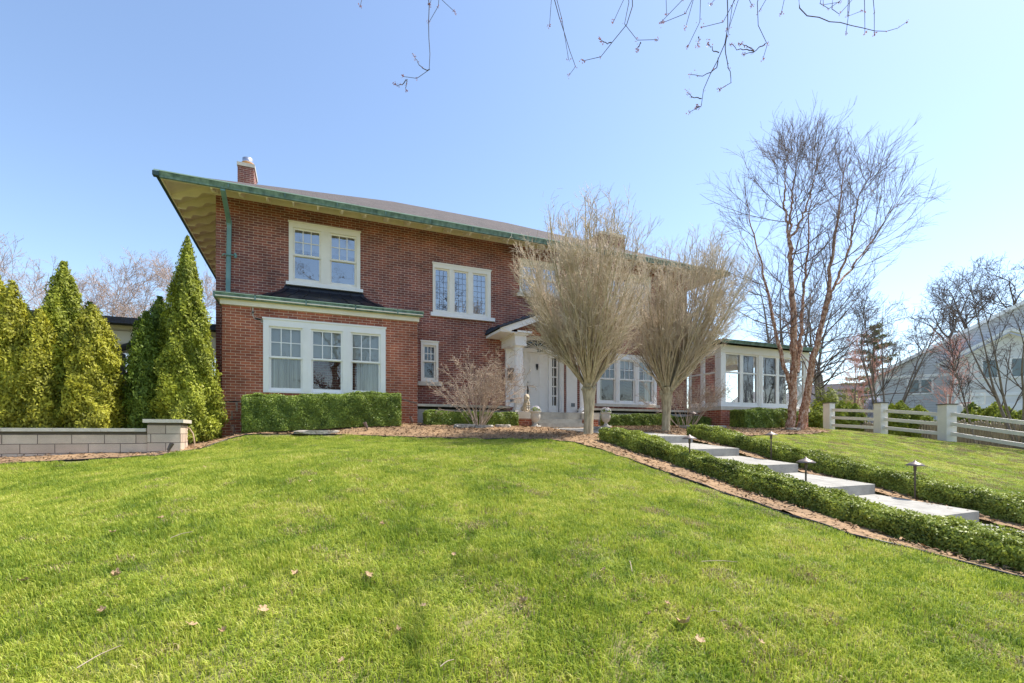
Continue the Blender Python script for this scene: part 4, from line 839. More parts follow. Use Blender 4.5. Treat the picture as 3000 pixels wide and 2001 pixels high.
BIRCH = {'A':[(16.84,-3.19,3.28),(16.64,-2.96,4.74),(16.51,-2.76,5.96),(16.46,-2.59,7.02),(16.31,-2.53,7.97),(16.12,-2.45,8.73),(15.93,-2.37,9.68),(15.81,-2.32,10.78)],'B':[(16.99,-3.25,1.7),(16.94,-3.23,2.55),(17.01,-3.26,3.99),(16.97,-3.25,5.8),(16.94,-3.23,6.56),(16.88,-3.21,7.56),(16.85,-3.2,8.38)],'B1':[(16.85,-3.2,8.38),(16.74,-3.15,9.38),(16.71,-3.13,10.1),(16.73,-3.14,11.12),(16.83,-3.19,11.8)],'B2':[(16.85,-3.2,8.38),(16.9,-3.22,9.55),(16.99,-3.25,10.56),(17.09,-3.3,11.46),(17.2,-3.34,11.92)],'B3':[(16.86,-3.2,8.46),(16.97,-3.25,8.62),(17.22,-3.35,9.21),(17.41,-3.44,9.88),(17.66,-3.54,10.9),(17.77,-3.59,11.69)],'C':[(17.1,-3.3,3.64),(17.3,-3.24,4.37),(17.5,-3.18,5.87),(17.66,-3.11,6.68),(17.75,-3.15,7.71),(17.83,-3.18,8.55),(17.83,-3.18,9.4),(17.89,-3.21,10.55),(18.05,-3.28,11.48)],'D':[(17.24,-3.36,1.74),(17.28,-3.49,2.73),(17.35,-3.63,3.79),(17.5,-3.8,4.83),(17.68,-3.88,5.71),(17.77,-3.92,6.62),(17.87,-3.96,7.77),(17.92,-3.98,8.26),(18.03,-4.03,9.07),(18.1,-4.06,9.72),(18.19,-4.1,10.94),(18.29,-4.14,11.39)],'E':[(18.03,-3.7,5.91),(18.21,-3.89,6.79),(18.32,-4.04,7.48),(18.4,-4.19,8.09),(18.5,-4.23,9.07),(18.7,-4.31,10.17),(19.11,-4.49,10.94)],'F':[(18.18,-3.77,6.48),(18.74,-3.86,7.09),(19.27,-3.94,7.85),(19.87,-4.05,8.69),(20.29,-4.24,9.62),(20.83,-4.46,10.55)]}

# ------------------------------------------------------------------ hedges
hedge('hedge', 'tall clipped boxwood hedge under the triple bay window', [(.75, -1.18), (4.40, -1.16)], .6, .84, 'box', 9000, 1, 1.25, .02)
hedge('hedge', 'low boxwood hedge between the brick bay and the front steps', [(5.12, -1.2), (7.8, -1.2)], .42, .36, 'box', 8000, 2, 1.3, .015)
hedge('hedge', 'low boxwood hedge between the right urn and the second clipped tree', [(10.95, -1.2), (13.5, -1.2)], .45, .37, 'box', 7000, 3, 1.4, .015)
hedge('hedge', 'short dark boxwood hedge behind the twiggy shrub beside the sunroom', [(13.7, -1.15), (15.3, -1.1)], .45, .32, 'box', 6000, 4, 1.4, .02)
hedge('hedge', 'bright boxwood hedge under the sunroom windows', [(15.35, -2.45), (18.2, -2.5)], .6, .62, 'box', 6500, 5, 1.6, .03)
hedge('hedge', 'low loose hedge along the lawn side of the stepped walk', [(7.95, -5.75), (8.1, -7), (8.1, -9), (8.08, -11), (8.08, -13.4)], .46, .265, 'boxlow', 12000, 6, 1.15, .022, top_round=.5)
hedge('hedge', 'low loose hedge on the fence side of the stepped walk', [(10.62, -5.45), (10.66, -7), (10.66, -9), (10.66, -11), (10.66, -13.4)], .46, .265, 'boxlow', 10000, 7, 1.2, .022, top_round=.5)

# ------------------------------------------------------------------ arborvitae at the left
A_ = arborvitae
A_(-.38, -1.22, 0.50, 4.78, 'tallest pointed arborvitae, beside the brick corner of the house', 'arb', 52000, 11, base=1.3, tip=2.1)
A_(-1.0, -.85, 0.385, 3.3, 'dark arborvitae standing behind the stone pillar, left of the tallest one', 'arb_dark', 28000, 12, base=1.42)
A_(-1.16, -1.25, 0.287, 2.85, 'short rounded dark arborvitae at the right edge of the gate gap', 'arb_dark', 20000, 13, base=1.42, tip=4)
A_(-2.02, -1.45, 0.394, 2.85, 'golden brown arborvitae at the left edge of the wooden gate gap', 'arb_gold', 30000, 14, base=1.42, tip=4.5)
A_(-2.62, -1.1, 0.426, 3.8, 'tall green pointed arborvitae between the golden ones', 'arb', 40000, 15, base=1.42, tip=3)
A_(-2.36, -.6, 0.230, 3.1, 'dark arborvitae tip peeping out behind the tall green one', 'arb_dark', 12000, 21, base=1.42)
A_(-2.85, -1.55, 0.262, 2.65, 'narrow short arborvitae just in front of the tall green one', 'arb_gold', 20000, 16, base=1.42, tip=4.5)
A_(-3.25, -1.1, 0.279, 2.85, 'rounded green arborvitae left of the tall pointed one', 'arb', 20000, 17, base=1.4, tip=4.5)
A_(-3.31, -1.45, 0.279, 3.2, 'narrow golden arborvitae near the left end of the wall', 'arb_gold', 24000, 18, base=1.42)
A_(-3.66, -1.2, 0.394, 3.45, 'tall golden arborvitae half cut off at the far left', 'arb_gold', 30000, 19, base=1.4)
A_(-4.3, -1.2, 0.410, 3.2, 'arborvitae beyond the far left of the row', 'arb', 14000, 20, base=1.4)

# ------------------------------------------------------------------ block retaining wall with pillar
PM = brick('blocks', (.55, .42, .33), (.66, .53, .42), (.16, .12, .10), .50, .178, .014, stain=.2)
rw = empty('retaining_wall', (-2.5, -2.3, 1.1), 'low concrete block retaining wall with pale capstones', 'retaining wall')
def blockmesh(name, boxes, mat, par, org, zref):
    m = MB()
    for b in boxes: m.box(*b)
    o = m.build(name, mat, par, org, uv='box')
    lay = o.data.uv_layers['UVMap'].data
    for d in lay: d.uv[1] -= zref
    return o
blockmesh('blocks', [(-6.5, -.82, -2.5, -2.2, .7, 1.59)], PM, rw, (-2.5, -2.3, 1.1), 1.59)
m = MB()
for i in range(8): m.box(-6.6 + i * .722, -6.6 + (i + 1) * .722 - .006, -2.56, -2.18, 1.645, 1.71)
m.build('capstone', M['stone'], rw, (-2.5, -2.3, 1.1)); m = MB(); m.box(-6.5, -.825, -2.48, -2.2, 1.591, 1.644); m.build('mortar_band', plain('mortar_band', (.13, .11, .095), .9), rw, (-2.5, -2.3, 1.1))
pl = empty('stone_pillar', (-.53, -2.2, 1.15), 'square concrete block pillar with a pale flat cap at the end of the wall', 'pillar')
blockmesh('blocks', [(-.81, -.25, -2.53, -1.86, .7, 1.78)], PM, pl, (-.53, -2.2, 1.15), 1.78)
m = MB(); m.box(-.80, -.26, -2.52, -1.87, 1.78, 1.825); m.build('mortar_band', plain('mortar_band2', (.13, .11, .095), .9), pl, (-.53, -2.2, 1.15))
m = MB(); m.box(-.87, -.19, -2.6, -1.8, 1.826, 1.895); m.build('capstone', M['stone'], pl, (-.53, -2.2, 1.15))
m = MB(); m.tube([(-.25, -2.0, 1.74), (-.18, -2.04, 1.71), (-.11, -2.1, 1.6), (-.075, -2.15, 1.42), (-.07, -2.18, 1.2)], .014, 7)
o = m.build('pipe', plain('pipe', (.36, .25, .16), .6), None, (-.4, -1, 1.3), True); o.location = (-.4, -1, 1.3); tag(o, 'thin tan conduit pipe curving down beside the stone pillar', 'pipe')

# ------------------------------------------------------------------ garage and gate behind the arborvitae
go = (-3.5, 9.5, 1.2); ga = empty('garage', go, 'low outbuilding with dark shingle roof and cream gable boards behind the arborvitae', 'garage')
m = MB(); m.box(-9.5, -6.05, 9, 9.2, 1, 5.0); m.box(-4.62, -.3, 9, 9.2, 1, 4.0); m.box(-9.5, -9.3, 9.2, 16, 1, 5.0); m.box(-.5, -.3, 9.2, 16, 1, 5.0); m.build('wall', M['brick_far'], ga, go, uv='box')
m = MB(); m.box(-9.5, -.3, 8.95, 8.99, 4.75, 6.1); m.build('gable_board', M['siding_cream'], ga, go)
m = MB(); m.box(-4.6, -4.35, 8.7, 9, 1, 4.7); m.tube([(-4.7, 8.8, 4.5), (-4.45, 8.75, 4.9), (-3.9, 8.75, 5.15)], .12, 6); m.build('arch_brace', M['dark'], ga, go)
m = MB(); m.add([(-10.5, 8.3, 6.0), (.6, 8.3, 6.0), (.6, 12.5, 6.75), (-10.5, 12.5, 6.75), (.6, 16.7, 6.0), (-10.5, 16.7, 6.0)], [(0, 1, 2, 3), (3, 2, 4, 5)]); m.box(-10.5, .6, 8.28, 8.32, 5.78, 6.02); m.box(-10.5, .6, 8.33, 8.95, 5.82, 5.86); m.build('roof', M['shingle_dark'], ga, go, uv='box')
wg = empty('wooden_gate', (-1.9, 1.6, 1.4), 'weathered dark board gate seen in the gap between arborvitae', 'gate')
for i in range(16):
    m = MB(); x = -3.2 + i * .175; m.box(x, x + .165, 1.6, 1.63, 1.3, 3.05 + .05 * math.sin(i * .5)); m.build('board', M['fence_dark'] if 'fence_dark' in M else M.setdefault('fence_dark', plain('fence_dark', (.085, .06, .05), .9, .3, 6, .3, 30, stretch=(6, 6, .6))), wg, (-1.9, 1.6, 1.4))

# ------------------------------------------------------------------ pollarded trees
def pollard(x, y, zt, label, seed, ncane, spread, Lc, leanx=0.):
    rng = np.random.default_rng(seed); zb = h(x, y); loc = (x, y, zb)
    tp = resample([(x, y, zb - .1), (x + .01, y, zb + .3), (x + .03, y, zt - .35), (x + .02, y, zt)], 14); tr = np.interp(np.linspace(0, 1, 14), [0, .12, .5, .85, 1], [.145, .115, .11, .14, .17])
    trunk = [(tp, tr)]
    # knuckle stubs
    for i in range(9):
        a = rng.uniform(0, 2 * PI); p = np.array([x + .02, y, zt - .06]); q = p + np.array([math.cos(a) * .17, math.sin(a) * .17, rng.uniform(.05, .28)])
        trunk.append((resample([p, q], 4), np.array([.11, .085, .065, .04])))
    K = 12; n = ncane; a = rng.uniform(0, 2 * PI, n); k0 = np.array([x + .02, y, zt - .05]); Rr, Rz = Lc * spread, Lc * .36; cc_ = k0 + np.array([leanx, 0, Lc * .65])
    cz = 1 - 1.65 * rng.uniform(0, 1, n); ce = np.stack([np.sqrt(1 - cz ** 2) * np.cos(a), np.sqrt(1 - cz ** 2) * np.sin(a) * .85, cz], -1) * rng.uniform(.6, 1., n)[:, None] ** .7
    end = cc_ + ce * [Rr, Rr, Rz]; v = end - k0; hz = np.stack([v[:, 0], v[:, 1], np.zeros(n)], -1)
    p1 = k0 + hz * .52 + np.array([0, 0, 1.]) * (v[:, 2] * .36)[:, None]; t = np.linspace(0, 1, K)[None, :, None]
    P_ = k0 * (1 - t) ** 2 + 2 * p1[:, None] * t * (1 - t) + end[:, None] * t ** 2 + rng.normal(0, .016, (n, K, 3)) * t + np.cumsum(rng.normal(0, .022, (n, K, 3)), axis=1) * t
    r0 = rng.uniform(.015, .036, n); Rd = r0[:, None] * (1 - np.linspace(0, .85, K)); L0 = (P_, Rd)
    L1 = grow(P_, Rd, 8, .15, .95, .34, 1.5, 9, rng, .06, .05, .62, .004, .62, .12, rmin=.007)
    L2 = grow(*L1, 7, .25, 1, .55, .48, 5, rng, .1, .04, .7, .0025, .35, .2, rmin=.0042)
    L3 = grow(*L2, 2, .3, 1., .6, .2, 3, rng, .1, .02, .8, .0022, .2, .2, rmin=.0034)
    def clip(L_, k_):      # sheared off along a rounded outline
        u_ = (L_[0][:, -1] - cc_) / [Rr, Rr, Rz]; low = L_[0][:, -1, 2] < cc_[2]; g_ = np.where(low, np.hypot(u_[:, 0], u_[:, 1]), np.linalg.norm(u_, axis=1)) < k_ * (1 + rng.normal(0, .035, len(u_)))
        return L_[0][g_], L_[1][g_]
    L1 = clip(L1, 1.10); L2 = clip(L2, 1.10); L3 = clip(L3, 1.12)
    trunk += [(p_, r_) for p_, r_ in zip(*L0)]
    return tree_obj('pollarded_tree', loc, label, 'tree', trunk, [L1, L2, L3], M['bark_tan'], M['twig_tan'], 'clipped pollarded trees by the front walk', 14, 5)
pollard(8.25, -4.5, 2.67, 'clipped bare tree with a fan of tan canes right in front of the door', 31, 84, .40, 4.5, -.06)
pollard(11.17, -3.8, 2.68, 'clipped bare tree before the ground floor triple window, right of the door', 32, 84, .42, 4.65, .72)

# ------------------------------------------------------------------ river birch
rng = np.random.default_rng(77); bl = (16.8, -3.25, 1.74)
rad = {'A': (.066, .007), 'B': (.135, .064), 'B1': (.044, .006), 'B2': (.042, .006), 'B3': (.04, .006), 'C': (.066, .006), 'D': (.125, .007), 'E': (.048, .006), 'F': (.04, .006)}
BIRCH['B'][0] = (16.85, -3.2, 1.65); BIRCH['D'][0] = (17.15, -3.35, 1.65)
trunk = []; mains = []
for k_, pts in BIRCH.items():
    pts = [(x, y, z if z < 6 else 6 + (z - 6) * .84) for x, y, z in pts]
    a, b = rad[k_]; P_ = resample(pts, 26); P_[1:-1] += rng.normal(0, .02, (24, 3)); r = np.linspace(a, b, 26) * (1 + rng.normal(0, .06, 26))
    if k_ in 'BD': r[:3] *= [1.35, 1.18, 1.06]
    trunk.append((P_, r)); mains.append((P_, np.linspace(a, b, 26)))
MP = np.stack([p for p, r in mains]); MR = np.stack([r for p, r in mains])
up_only = [i for i, k_ in enumerate(BIRCH) if k_ != 'B']
L1 = grow(MP[up_only], MR[up_only], 18, .12, .98, .85, 3.3, 10, rng, .055, .075, .38, .005, .82, .2, rmin=.008, rmax=.022)
L1b = grow(MP[[1]], MR[[1]], 8, .45, 1., 1.2, 3.0, 10, rng, .06, .02, .35, .005, .2, .2, rmin=.009, rmax=.022)
LA = (np.concatenate([L1[0], L1b[0]]), np.concatenate([L1[1], L1b[1]]))
L2 = grow(*LA, 6, .15, .95, .55, 1.25, 7, rng, .08, .05, .6, .0035, .4, .2, rmin=.006)
L3 = grow(*L2, 4, .2, 1., .6, .5, 4, rng, .1, .03, .7, .0025, .3, .2, rmin=.0042)
L0 = grow(MP[up_only], MR[up_only], 2, .92, 1., .35, .6, 8, rng, .05, .05, .8, .004, .1, .1, rmin=.008)
bt = tree_obj('river_birch', bl, 'multi-stemmed birch with peeling reddish bark, left of the white fence', 'tree', trunk, [LA, L0, L2, L3], M['bark_birch'], M['twig_birch'], None, 10, 5)
# peeling bark curls
n = 2600; ps = []; 
for P_, r in trunk:
    k = rng.integers(0, 17, int(n * r.mean() / .9)); f = rng.uniform(0, 1, len(k))[:, None]; c = P_[k] * (1 - f) + P_[k + 1] * f; th = rng.uniform(0, 2 * PI, len(k)); nr = np.stack([np.cos(th), np.sin(th), rng.normal(0, .3, len(k))], -1)
    c = c + nr * (r[k] * 1.02)[:, None]; ps.append(quads_at(c, np.cross(nr, rng.normal(size=nr.shape)) + nr * .3, rng.uniform(.015, .045, len(k)), rng.uniform(.01, .03, len(k)), rng))
V, F = join(ps); mesh_obj('peeling_bark', V, F, leafmat('peel', (.25, .10, .05), (.62, .42, .32), None, 3, .2, .8), bt, bl)

# ------------------------------------------------------------------ shrubs
def shrub(x, y, hgt, spread, label, seed, n=34, mat='twig_shrub', rx=.16, twigs=6, group=None):
    rng = np.random.default_rng(seed); zb = h(x, y); K = 9; a = rng.uniform(0, 2 * PI, n); el = rng.uniform(.03, 1, n) * spread; rr_ = rng.uniform(0, rx, n)
    P_ = np.empty((n, K, 3)); P_[:, 0] = np.stack([x + rr_ * np.cos(a), y + rr_ * np.sin(a), np.full(n, zb - .03)], -1)
    d = np.stack([np.sin(el) * np.cos(a), np.sin(el) * np.sin(a), np.cos(el)], -1); ln = hgt * rng.uniform(.65, 1.02, n)
    for i in range(1, K):
        d = d + rng.normal(0, .07, d.shape) + np.stack([np.cos(a), np.sin(a), np.zeros(n)], -1) * .035; d /= np.linalg.norm(d, axis=1)[:, None]; P_[:, i] = P_[:, i - 1] + d * (ln / (K - 1))[:, None]
    Rd = rng.uniform(.007, .012, n)[:, None] * (1 - np.linspace(0, .7, K))
    L1 = grow(P_, Rd, twigs, .3, .98, .55, hgt * .34, 5, rng, .12, .02, .7, .003, .3, .2, rmin=.0045)
    L2 = grow(*L1, 5, .25, 1, .7, hgt * .13, 4, rng, .15, .01, .75, .0025, .3, .25, rmin=.0035)
    L3 = grow(*L2, 2, .4, 1, .8, hgt * .05, 3, rng, .15, .0, .8, .003, .3, .25, rmin=.0032)
    V, F = join([tubes(*L_, 4) for L_ in ((P_, Rd), L1, L2, L3)])
    o = mesh_obj('bare_shrub', V, F, M[mat], None, (x, y, zb), True); o.location = (x, y, zb); tag(o, label, 'shrub', group); return o
shrub(6.48, -1.75, 1.95, .62, 'pale leafless shrub between the small window and the left column', 41, 40)
shrub(13.3, -2.3, 1.9, .75, 'pale leafless shrub beside the second clipped tree, before the sunroom', 42, 22, rx=.3)

# ------------------------------------------------------------------ white post and rail fence
posts = [(22.46, -.81, 1.19, .30), (22.27, -2.91, 1.20, .31), (21.66, -5.26, 1.22, .34), (20.0, -9.35, 1.2, .36)]
fo_ = (22.2, -3, 1.5); fence = empty('rail_fence', fo_, 'white three-rail fence with square posts and dark flat caps', 'fence')
M['fwhite'] = plain('fwhite', (.76, .71, .65), .6, .05, 3)
M['capstone_dark'] = plain('capstone_dark', (.10, .09, .085), .8)
for i, (x, y, ht, s_) in enumerate(posts):
    z = h(x, y); m = MB(); nxt = posts[min(i + 1, 3)] if i < 3 else (x + (x - posts[2][0]), y + (y - posts[2][1])); a = math.atan2(nxt[1] - y, nxt[0] - x)
    c_, s2 = math.cos(a), math.sin(a); q = [(x + (u * c_ - v * s2) * s_ / 2, y + (u * s2 + v * c_) * s_ / 2, z - .25) for u, v in ((-1, -1), (1, -1), (1, 1), (-1, 1))]
    m.prism(q, (0, 0, ht + .25)); ps_ = m.build('post', M['fwhite'], fence, fo_)
    m = MB(); q = [(x + (u * c_ - v * s2) * (s_ / 2 + .03), y + (u * s2 + v * c_) * (s_ / 2 + .03), z + ht + .001) for u, v in ((-1, -1), (1, -1), (1, 1), (-1, 1))]; m.prism(q, (0, 0, .035)); m.build('post_cap', M['capstone_dark'], ps_, fo_)
for (a, b) in zip(posts, posts[1:]):
    da = np.array([b[0] - a[0], b[1] - a[1]]); da /= np.linalg.norm(da)
    for k in (.86, .54, .22):
        za, zb = h(a[0], a[1]) + k + .05, h(b[0], b[1]) + k + .05
        m = MB(); m.bar((a[0] + da[0] * .15, a[1] + da[1] * .15, za), (b[0] - da[0] * .15, b[1] - da[1] * .15, zb), .05, .115); m.build('rail', M['fwhite'], fence, fo_)

# ------------------------------------------------------------------ stake fence and small arborvitae beyond
M['stake'] = plain('stake', (.22, .17, .12), .9, 0, 7, .2, 30, col2=(.42, .34, .24), stretch=(5, 5, .5))
fo2 = (24.5, -2, 1.4); sf = empty('stake_fence', fo2, 'brown wooden stake fence behind the white rail fence', 'fence'); m = MB(); rr = random.Random(8)
line = [(21.8, 2.6), (25.4, 1.6), (25.0, -3.2), (23.4, -7.6), (21.9, -11.)]
for (x0, y0), (x1, y1) in zip(line, line[1:]):
    L_ = math.hypot(x1 - x0, y1 - y0); n = int(L_ / .1)
    for i in range(n):
        f = i / n; x = x0 + (x1 - x0) * f; y = y0 + (y1 - y0) * f; z = h(x, y); t_ = rr.uniform(.86, 1.0)
        m.box(x - .034, x + .034, y - .034, y + .034, z - .2, z + t_ - .04); b_i = len(m.v); m.add([(x - .034, y - .034, z + t_ - .04), (x + .034, y - .034, z + t_ - .04), (x + .034, y + .034, z + t_ - .04), (x - .034, y + .034, z + t_ - .04), (x, y, z + t_ + .03)], [(0, 1, 4), (1, 2, 4), (2, 3, 4), (3, 0, 4)])
o = m.build('stakes', M['stake'], sf, fo2); o['kind'] = 'stuff'
m = MB()
for (x0, y0), (x1, y1) in zip(line, line[1:]): m.bar((x0 + .06, y0, h(x0, y0) + .3), (x1 + .06, y1, h(x1, y1) + .3), .04, .07); m.bar((x0 + .06, y0, h(x0, y0) + .75), (x1 + .06, y1, h(x1, y1) + .75), .04, .07)
m.build('rail', M['stake'], sf, fo2)
wx, wy = CAM[0], CAM[1]
def at(px, d):  # a spot on the ground seen in that direction at distance d (scene metres)
    r = (px - 1500) / 1413 * d; return (wx + .9191 * r + .3939 * d, wy - .3939 * r + .9191 * d)
def zat(py, d): return 1.6 + (1271 - py) / 1413 * d
spots = [(2400, 22.5, 1185, .55, 'leftmost small arborvitae, just right of the birch'), (2466, 22.5, 1172, .42, 'first of the narrow arborvitae behind the left fence bay'), (2487, 22.9, 1176, .36, 'second of the narrow arborvitae behind the left fence bay'), (2506, 22.2, 1180, .40, 'third of the narrow arborvitae behind the left fence bay'),
         (2612, 20.5, 1180, .34, 'narrow arborvitae just right of the middle fence post'), (2638, 20.2, 1171, .40, 'tallest arborvitae behind the middle fence bay'), (2669, 20.4, 1195, .38, 'short arborvitae behind the middle of the fence'), (2693, 19.9, 1184, .44, 'arborvitae with a pointed tip left of the right fence post'),
         (2850, 19.0, 1176, .5, 'pointed arborvitae beside the basketball backboard'), (2885, 18.6, 1195, .5, 'low arborvitae under the two left windows of the neighbour house'), (2917, 18.2, 1174, .55, 'tall arborvitae right of the basketball backboard'), (2950, 17.6, 1188, .55, 'arborvitae left of the multi-stemmed tree at the far right'), (2992, 17.0, 1200, .5, 'arborvitae at the far right behind the fence')]
for i, (px, d, py, rr_, lab) in enumerate(spots):
    x, y = at(px, d); zb = h(x, y); arborvitae(x, y, rr_, zat(py, d) - zb, lab, 'arb_small', 9000, 100 + i, group='small arborvitae behind the white fence', sz=1.5, base=zb - .1)
def bush(px, d, py, rad_, label, mat='arb', seed=0, n=9000, flat=1.):
    x, y = at(px, d); rng = np.random.default_rng(seed); zc = h(x, y); ht = zat(py, d) - zc
    v = rng.normal(size=(n, 3)); v[:, 2] = np.abs(v[:, 2]); v /= np.linalg.norm(v, axis=1)[:, None]; r = rng.uniform(.6, 1.02, n) ** .5 * (1 + .13 * np.sin(v[:, 0] * 9 + seed) + .1 * np.sin(v[:, 1] * 11))
    c = v * r[:, None] * np.array([rad_, rad_, ht]) + np.array([x, y, zc]); q = quads_at(c, v, rng.uniform(.04, .09, n), rng.uniform(.02, .05, n), rng)
    o = mesh_obj('evergreen_bush', q[0], q[1], MLEAF[mat], None, (x, y, zc)); o.location = (x, y, zc); return tag(o, label, 'bush')
bush(2425, 27, 1150, 1.3, 'rounded yellow green evergreen bush behind the left fence post', 'arb', 61, 14000)
bush(2500, 30, 1165, 1.2, 'low green bush behind the narrow arborvitae', 'arb_small', 62, 9000)
bush(2390, 24, 1190, .9, 'ragged green bush between the birch and the white fence', 'arb', 63, 9000)

# ------------------------------------------------------------------ houses beyond
def local(px, d, rz_extra=0.):
    x, y = at(px, d); return x, y
def nhouse():
    # siding house: local frame, u to the right, facing the camera
    x, y = at(2800, 36); a = math.atan2(y - wy, x - wx) - PI / 2 + R(8); o = empty('siding_house', (x, y, .8), 'pale grey siding house with two front gables and white trim', 'house'); o.rotation_euler = (0, 0, a)
    def b(mb, n, mt, p=None, uv=None): return mb.build(n, mt, p or o, uv=uv)
    m = MB(); m.prism([(-4.7, 0, 0), (9, 0, 0), (9, 0, 10.2), (6, 0, 11.3), (-4.7, 0, 5.35)], (0, 8, 0)); b(m, 'wall', M['siding'])
    m = MB(); m.prism([(-.3, -1.6, 0), (5.6, -1.6, 0), (5.6, -1.6, 6.2), (2.5, -1.6, 7.75), (-.3, -1.6, 6.1)], (0, 1.59, 0)); b(m, 'front_gable', plain('siding2', (.74, .73, .72), .7, .05, 2))
    T = plain('ntrim', (.86, .85, .84), .6, .03)
    m = MB(); m.bar((-5.4, -.25, 5.15), (6.2, -.25, 11.5), .5, .22, (0, 0, 1)); m.bar((-1.3, -1.85, 5.75), (2.5, -1.85, 7.95), .5, .2); m.bar((2.5, -1.85, 7.95), (6.4, -1.85, 6.0), .5, .2); b(m, 'roof_edge', T)
    m = MB(); m.add([(-5.4, -.5, 5.27), (6.2, -.5, 11.62), (6.2, 9, 11.62), (-5.4, 9, 5.27)], [(0, 1, 2, 3)]); m.add([(6.2, -.5, 11.62), (14, -.5, 7.0), (14, 9, 7.0), (6.2, 9, 11.62)], [(0, 1, 2, 3)])
    m.add([(5.7, -.6, 6.3), (14, -.6, 6.3), (14, 1, 9.3), (5.7, 1, 9.3)], [(0, 1, 2, 3)]); b(m, 'roof', plain('nroof', (.22, .23, .26), .9, .2, 5))
    m = MB(); m.box(-4.72, -4.5, -.03, 0, 0, 5.2); m.box(-4.5, -.32, -.03, 0, 5.15, 5.38); m.box(-.32, -.12, -1.64, -1.6, 0, 6.0); m.box(-.12, 5.6, -1.64, -1.6, 3.45, 3.65); m.box(.5, 5.4, -1.66, -1.6, 0, 2.9); b(m, 'trim', T)
    for (u0, u1, z0, z1, yy) in ((-2.72, -2.12, 3.95, 4.95, 0), (-1.98, -1.38, 3.95, 4.95, 0), (1.2, 1.9, 4.75, 5.95, -1.6), (2.65, 3.35, 4.75, 5.95, -1.6), (-1.0, -.45, 1.5, 2.3, 0)):
        m = MB(); m.box(u0 - .12, u1 + .12, yy - .06, yy - .0, z0 - .12, z0); m.box(u0 - .12, u1 + .12, yy - .06, yy, z1, z1 + .12); m.box(u0 - .12, u0, yy - .06, yy, z0, z1); m.box(u1, u1 + .12, yy - .06, yy, z0, z1); wn = b(m, 'window', T)
        m = MB(); m.box(u0, u1, yy - .03, yy - .005, z0, z1); b(m, 'pane', M['npane'], wn)
M['npane'] = plain('npane', (.16, .21, .23), .15, .2, 2)
nhouse()
def farhouse(px, d, wd, he, hr, label, wall=(.25, .18, .14), roofc=(.08, .07, .08), rot=0.):
    x, y = at(px, d); a = math.atan2(y - wy, x - wx) - PI / 2 + rot; o = empty('far_house', (x, y, .8), label, 'house', 'houses beyond the fence'); o.rotation_euler = (0, 0, a)
    m = MB(); m.box(-wd / 2, wd / 2, 0, 8, 0, he); m.build('wall', plain('fw', wall, .9), o)
    m = MB(); m.add([(-wd / 2 - .5, -.5, he), (wd / 2 + .5, -.5, he), (wd / 2 + .5, 8.5, he), (-wd / 2 - .5, 8.5, he), (-wd / 2 + 2.5, 4, hr), (wd / 2 - 2.5, 4, hr)], [(0, 1, 5, 4), (1, 2, 5), (2, 3, 4, 5), (3, 0, 4), (3, 2, 1, 0)]); m.build('roof', plain('fr', roofc, .9, .15, 3), o)
    for u in (-wd * .28, wd * .05, wd * .3):
        m = MB(); m.box(u, u + 1., -.04, -.005, he * .35, he * .8); m.build('window', M['npane'], o)
farhouse(2480, 52, 15, 3.2, 6.6, 'low dark roofed house behind the green bushes, left of the grey siding house')
farhouse(2250, 58, 9, 3.6, 6.2, 'small dark roofed house seen past the birch stems', (.3, .22, .2), (.10, .09, .10), .2)

# ------------------------------------------------------------------ basketball hoop
x, y = at(2830, 24); a = math.atan2(y - wy, x - wx) - PI / 2; zg = h(x, y); bh = empty('basketball_hoop', (x, y, zg), 'basketball hoop with clear white framed backboard behind the fence', 'basketball hoop'); bh.rotation_euler = (0, 0, a)
m = MB(); m.bar((0, .9, 0), (0, .9, 2.1), .12, .12); m.bar((0, .9, 1.6), (-.1, .1, 2.35), .06, .08); m.bar((0, .9, 2.0), (.15, .1, 1.9), .06, .08); m.bar((-.3, .1, 1.7), (.1, .5, 2.3), .05, .05); m.build('pole', M['black_metal'], bh)
zb_ = zat(1187, 24) - zg; m = MB()
for q in ((-.7, .7, zb_, zb_ + .04), (-.7, .7, zb_ + .56, zb_ + .6), (-.7, -.65, zb_ + .04, zb_ + .56), (.65, .7, zb_ + .04, zb_ + .56), (.14, .19, zb_ + .04, zb_ + .56)): m.box(q[0], q[1], 0, .03, q[2], q[3])
bb = m.build('backboard', M['white'], bh); m = MB(); m.add([(-.65, .015, zb_ + .04), (.65, .015, zb_ + .04), (.65, .015, zb_ + .56), (-.65, .015, zb_ + .56)], [(0, 1, 2, 3)]); m.build('pane', M['glass_clear'], bb)
m = MB(); m.tube([(.23 * math.cos(t), -.28 + .23 * math.sin(t), zb_ + .1) for t in np.linspace(0, 2 * PI, 17)], .014, 6); m.build('rim', plain('rim', (.5, .1, .04), .5), bh)
m = MB()
for i in range(12):
    t = i * PI / 6; m.tube([(.22 * math.cos(t), -.28 + .22 * math.sin(t), zb_ + .1), (.15 * math.cos(t + .4), -.28 + .15 * math.sin(t + .4), zb_ - .1), (.12 * math.cos(t), -.28 + .12 * math.sin(t), zb_ - .3)], .008, 4)
m.build('net', M['white'], bh)

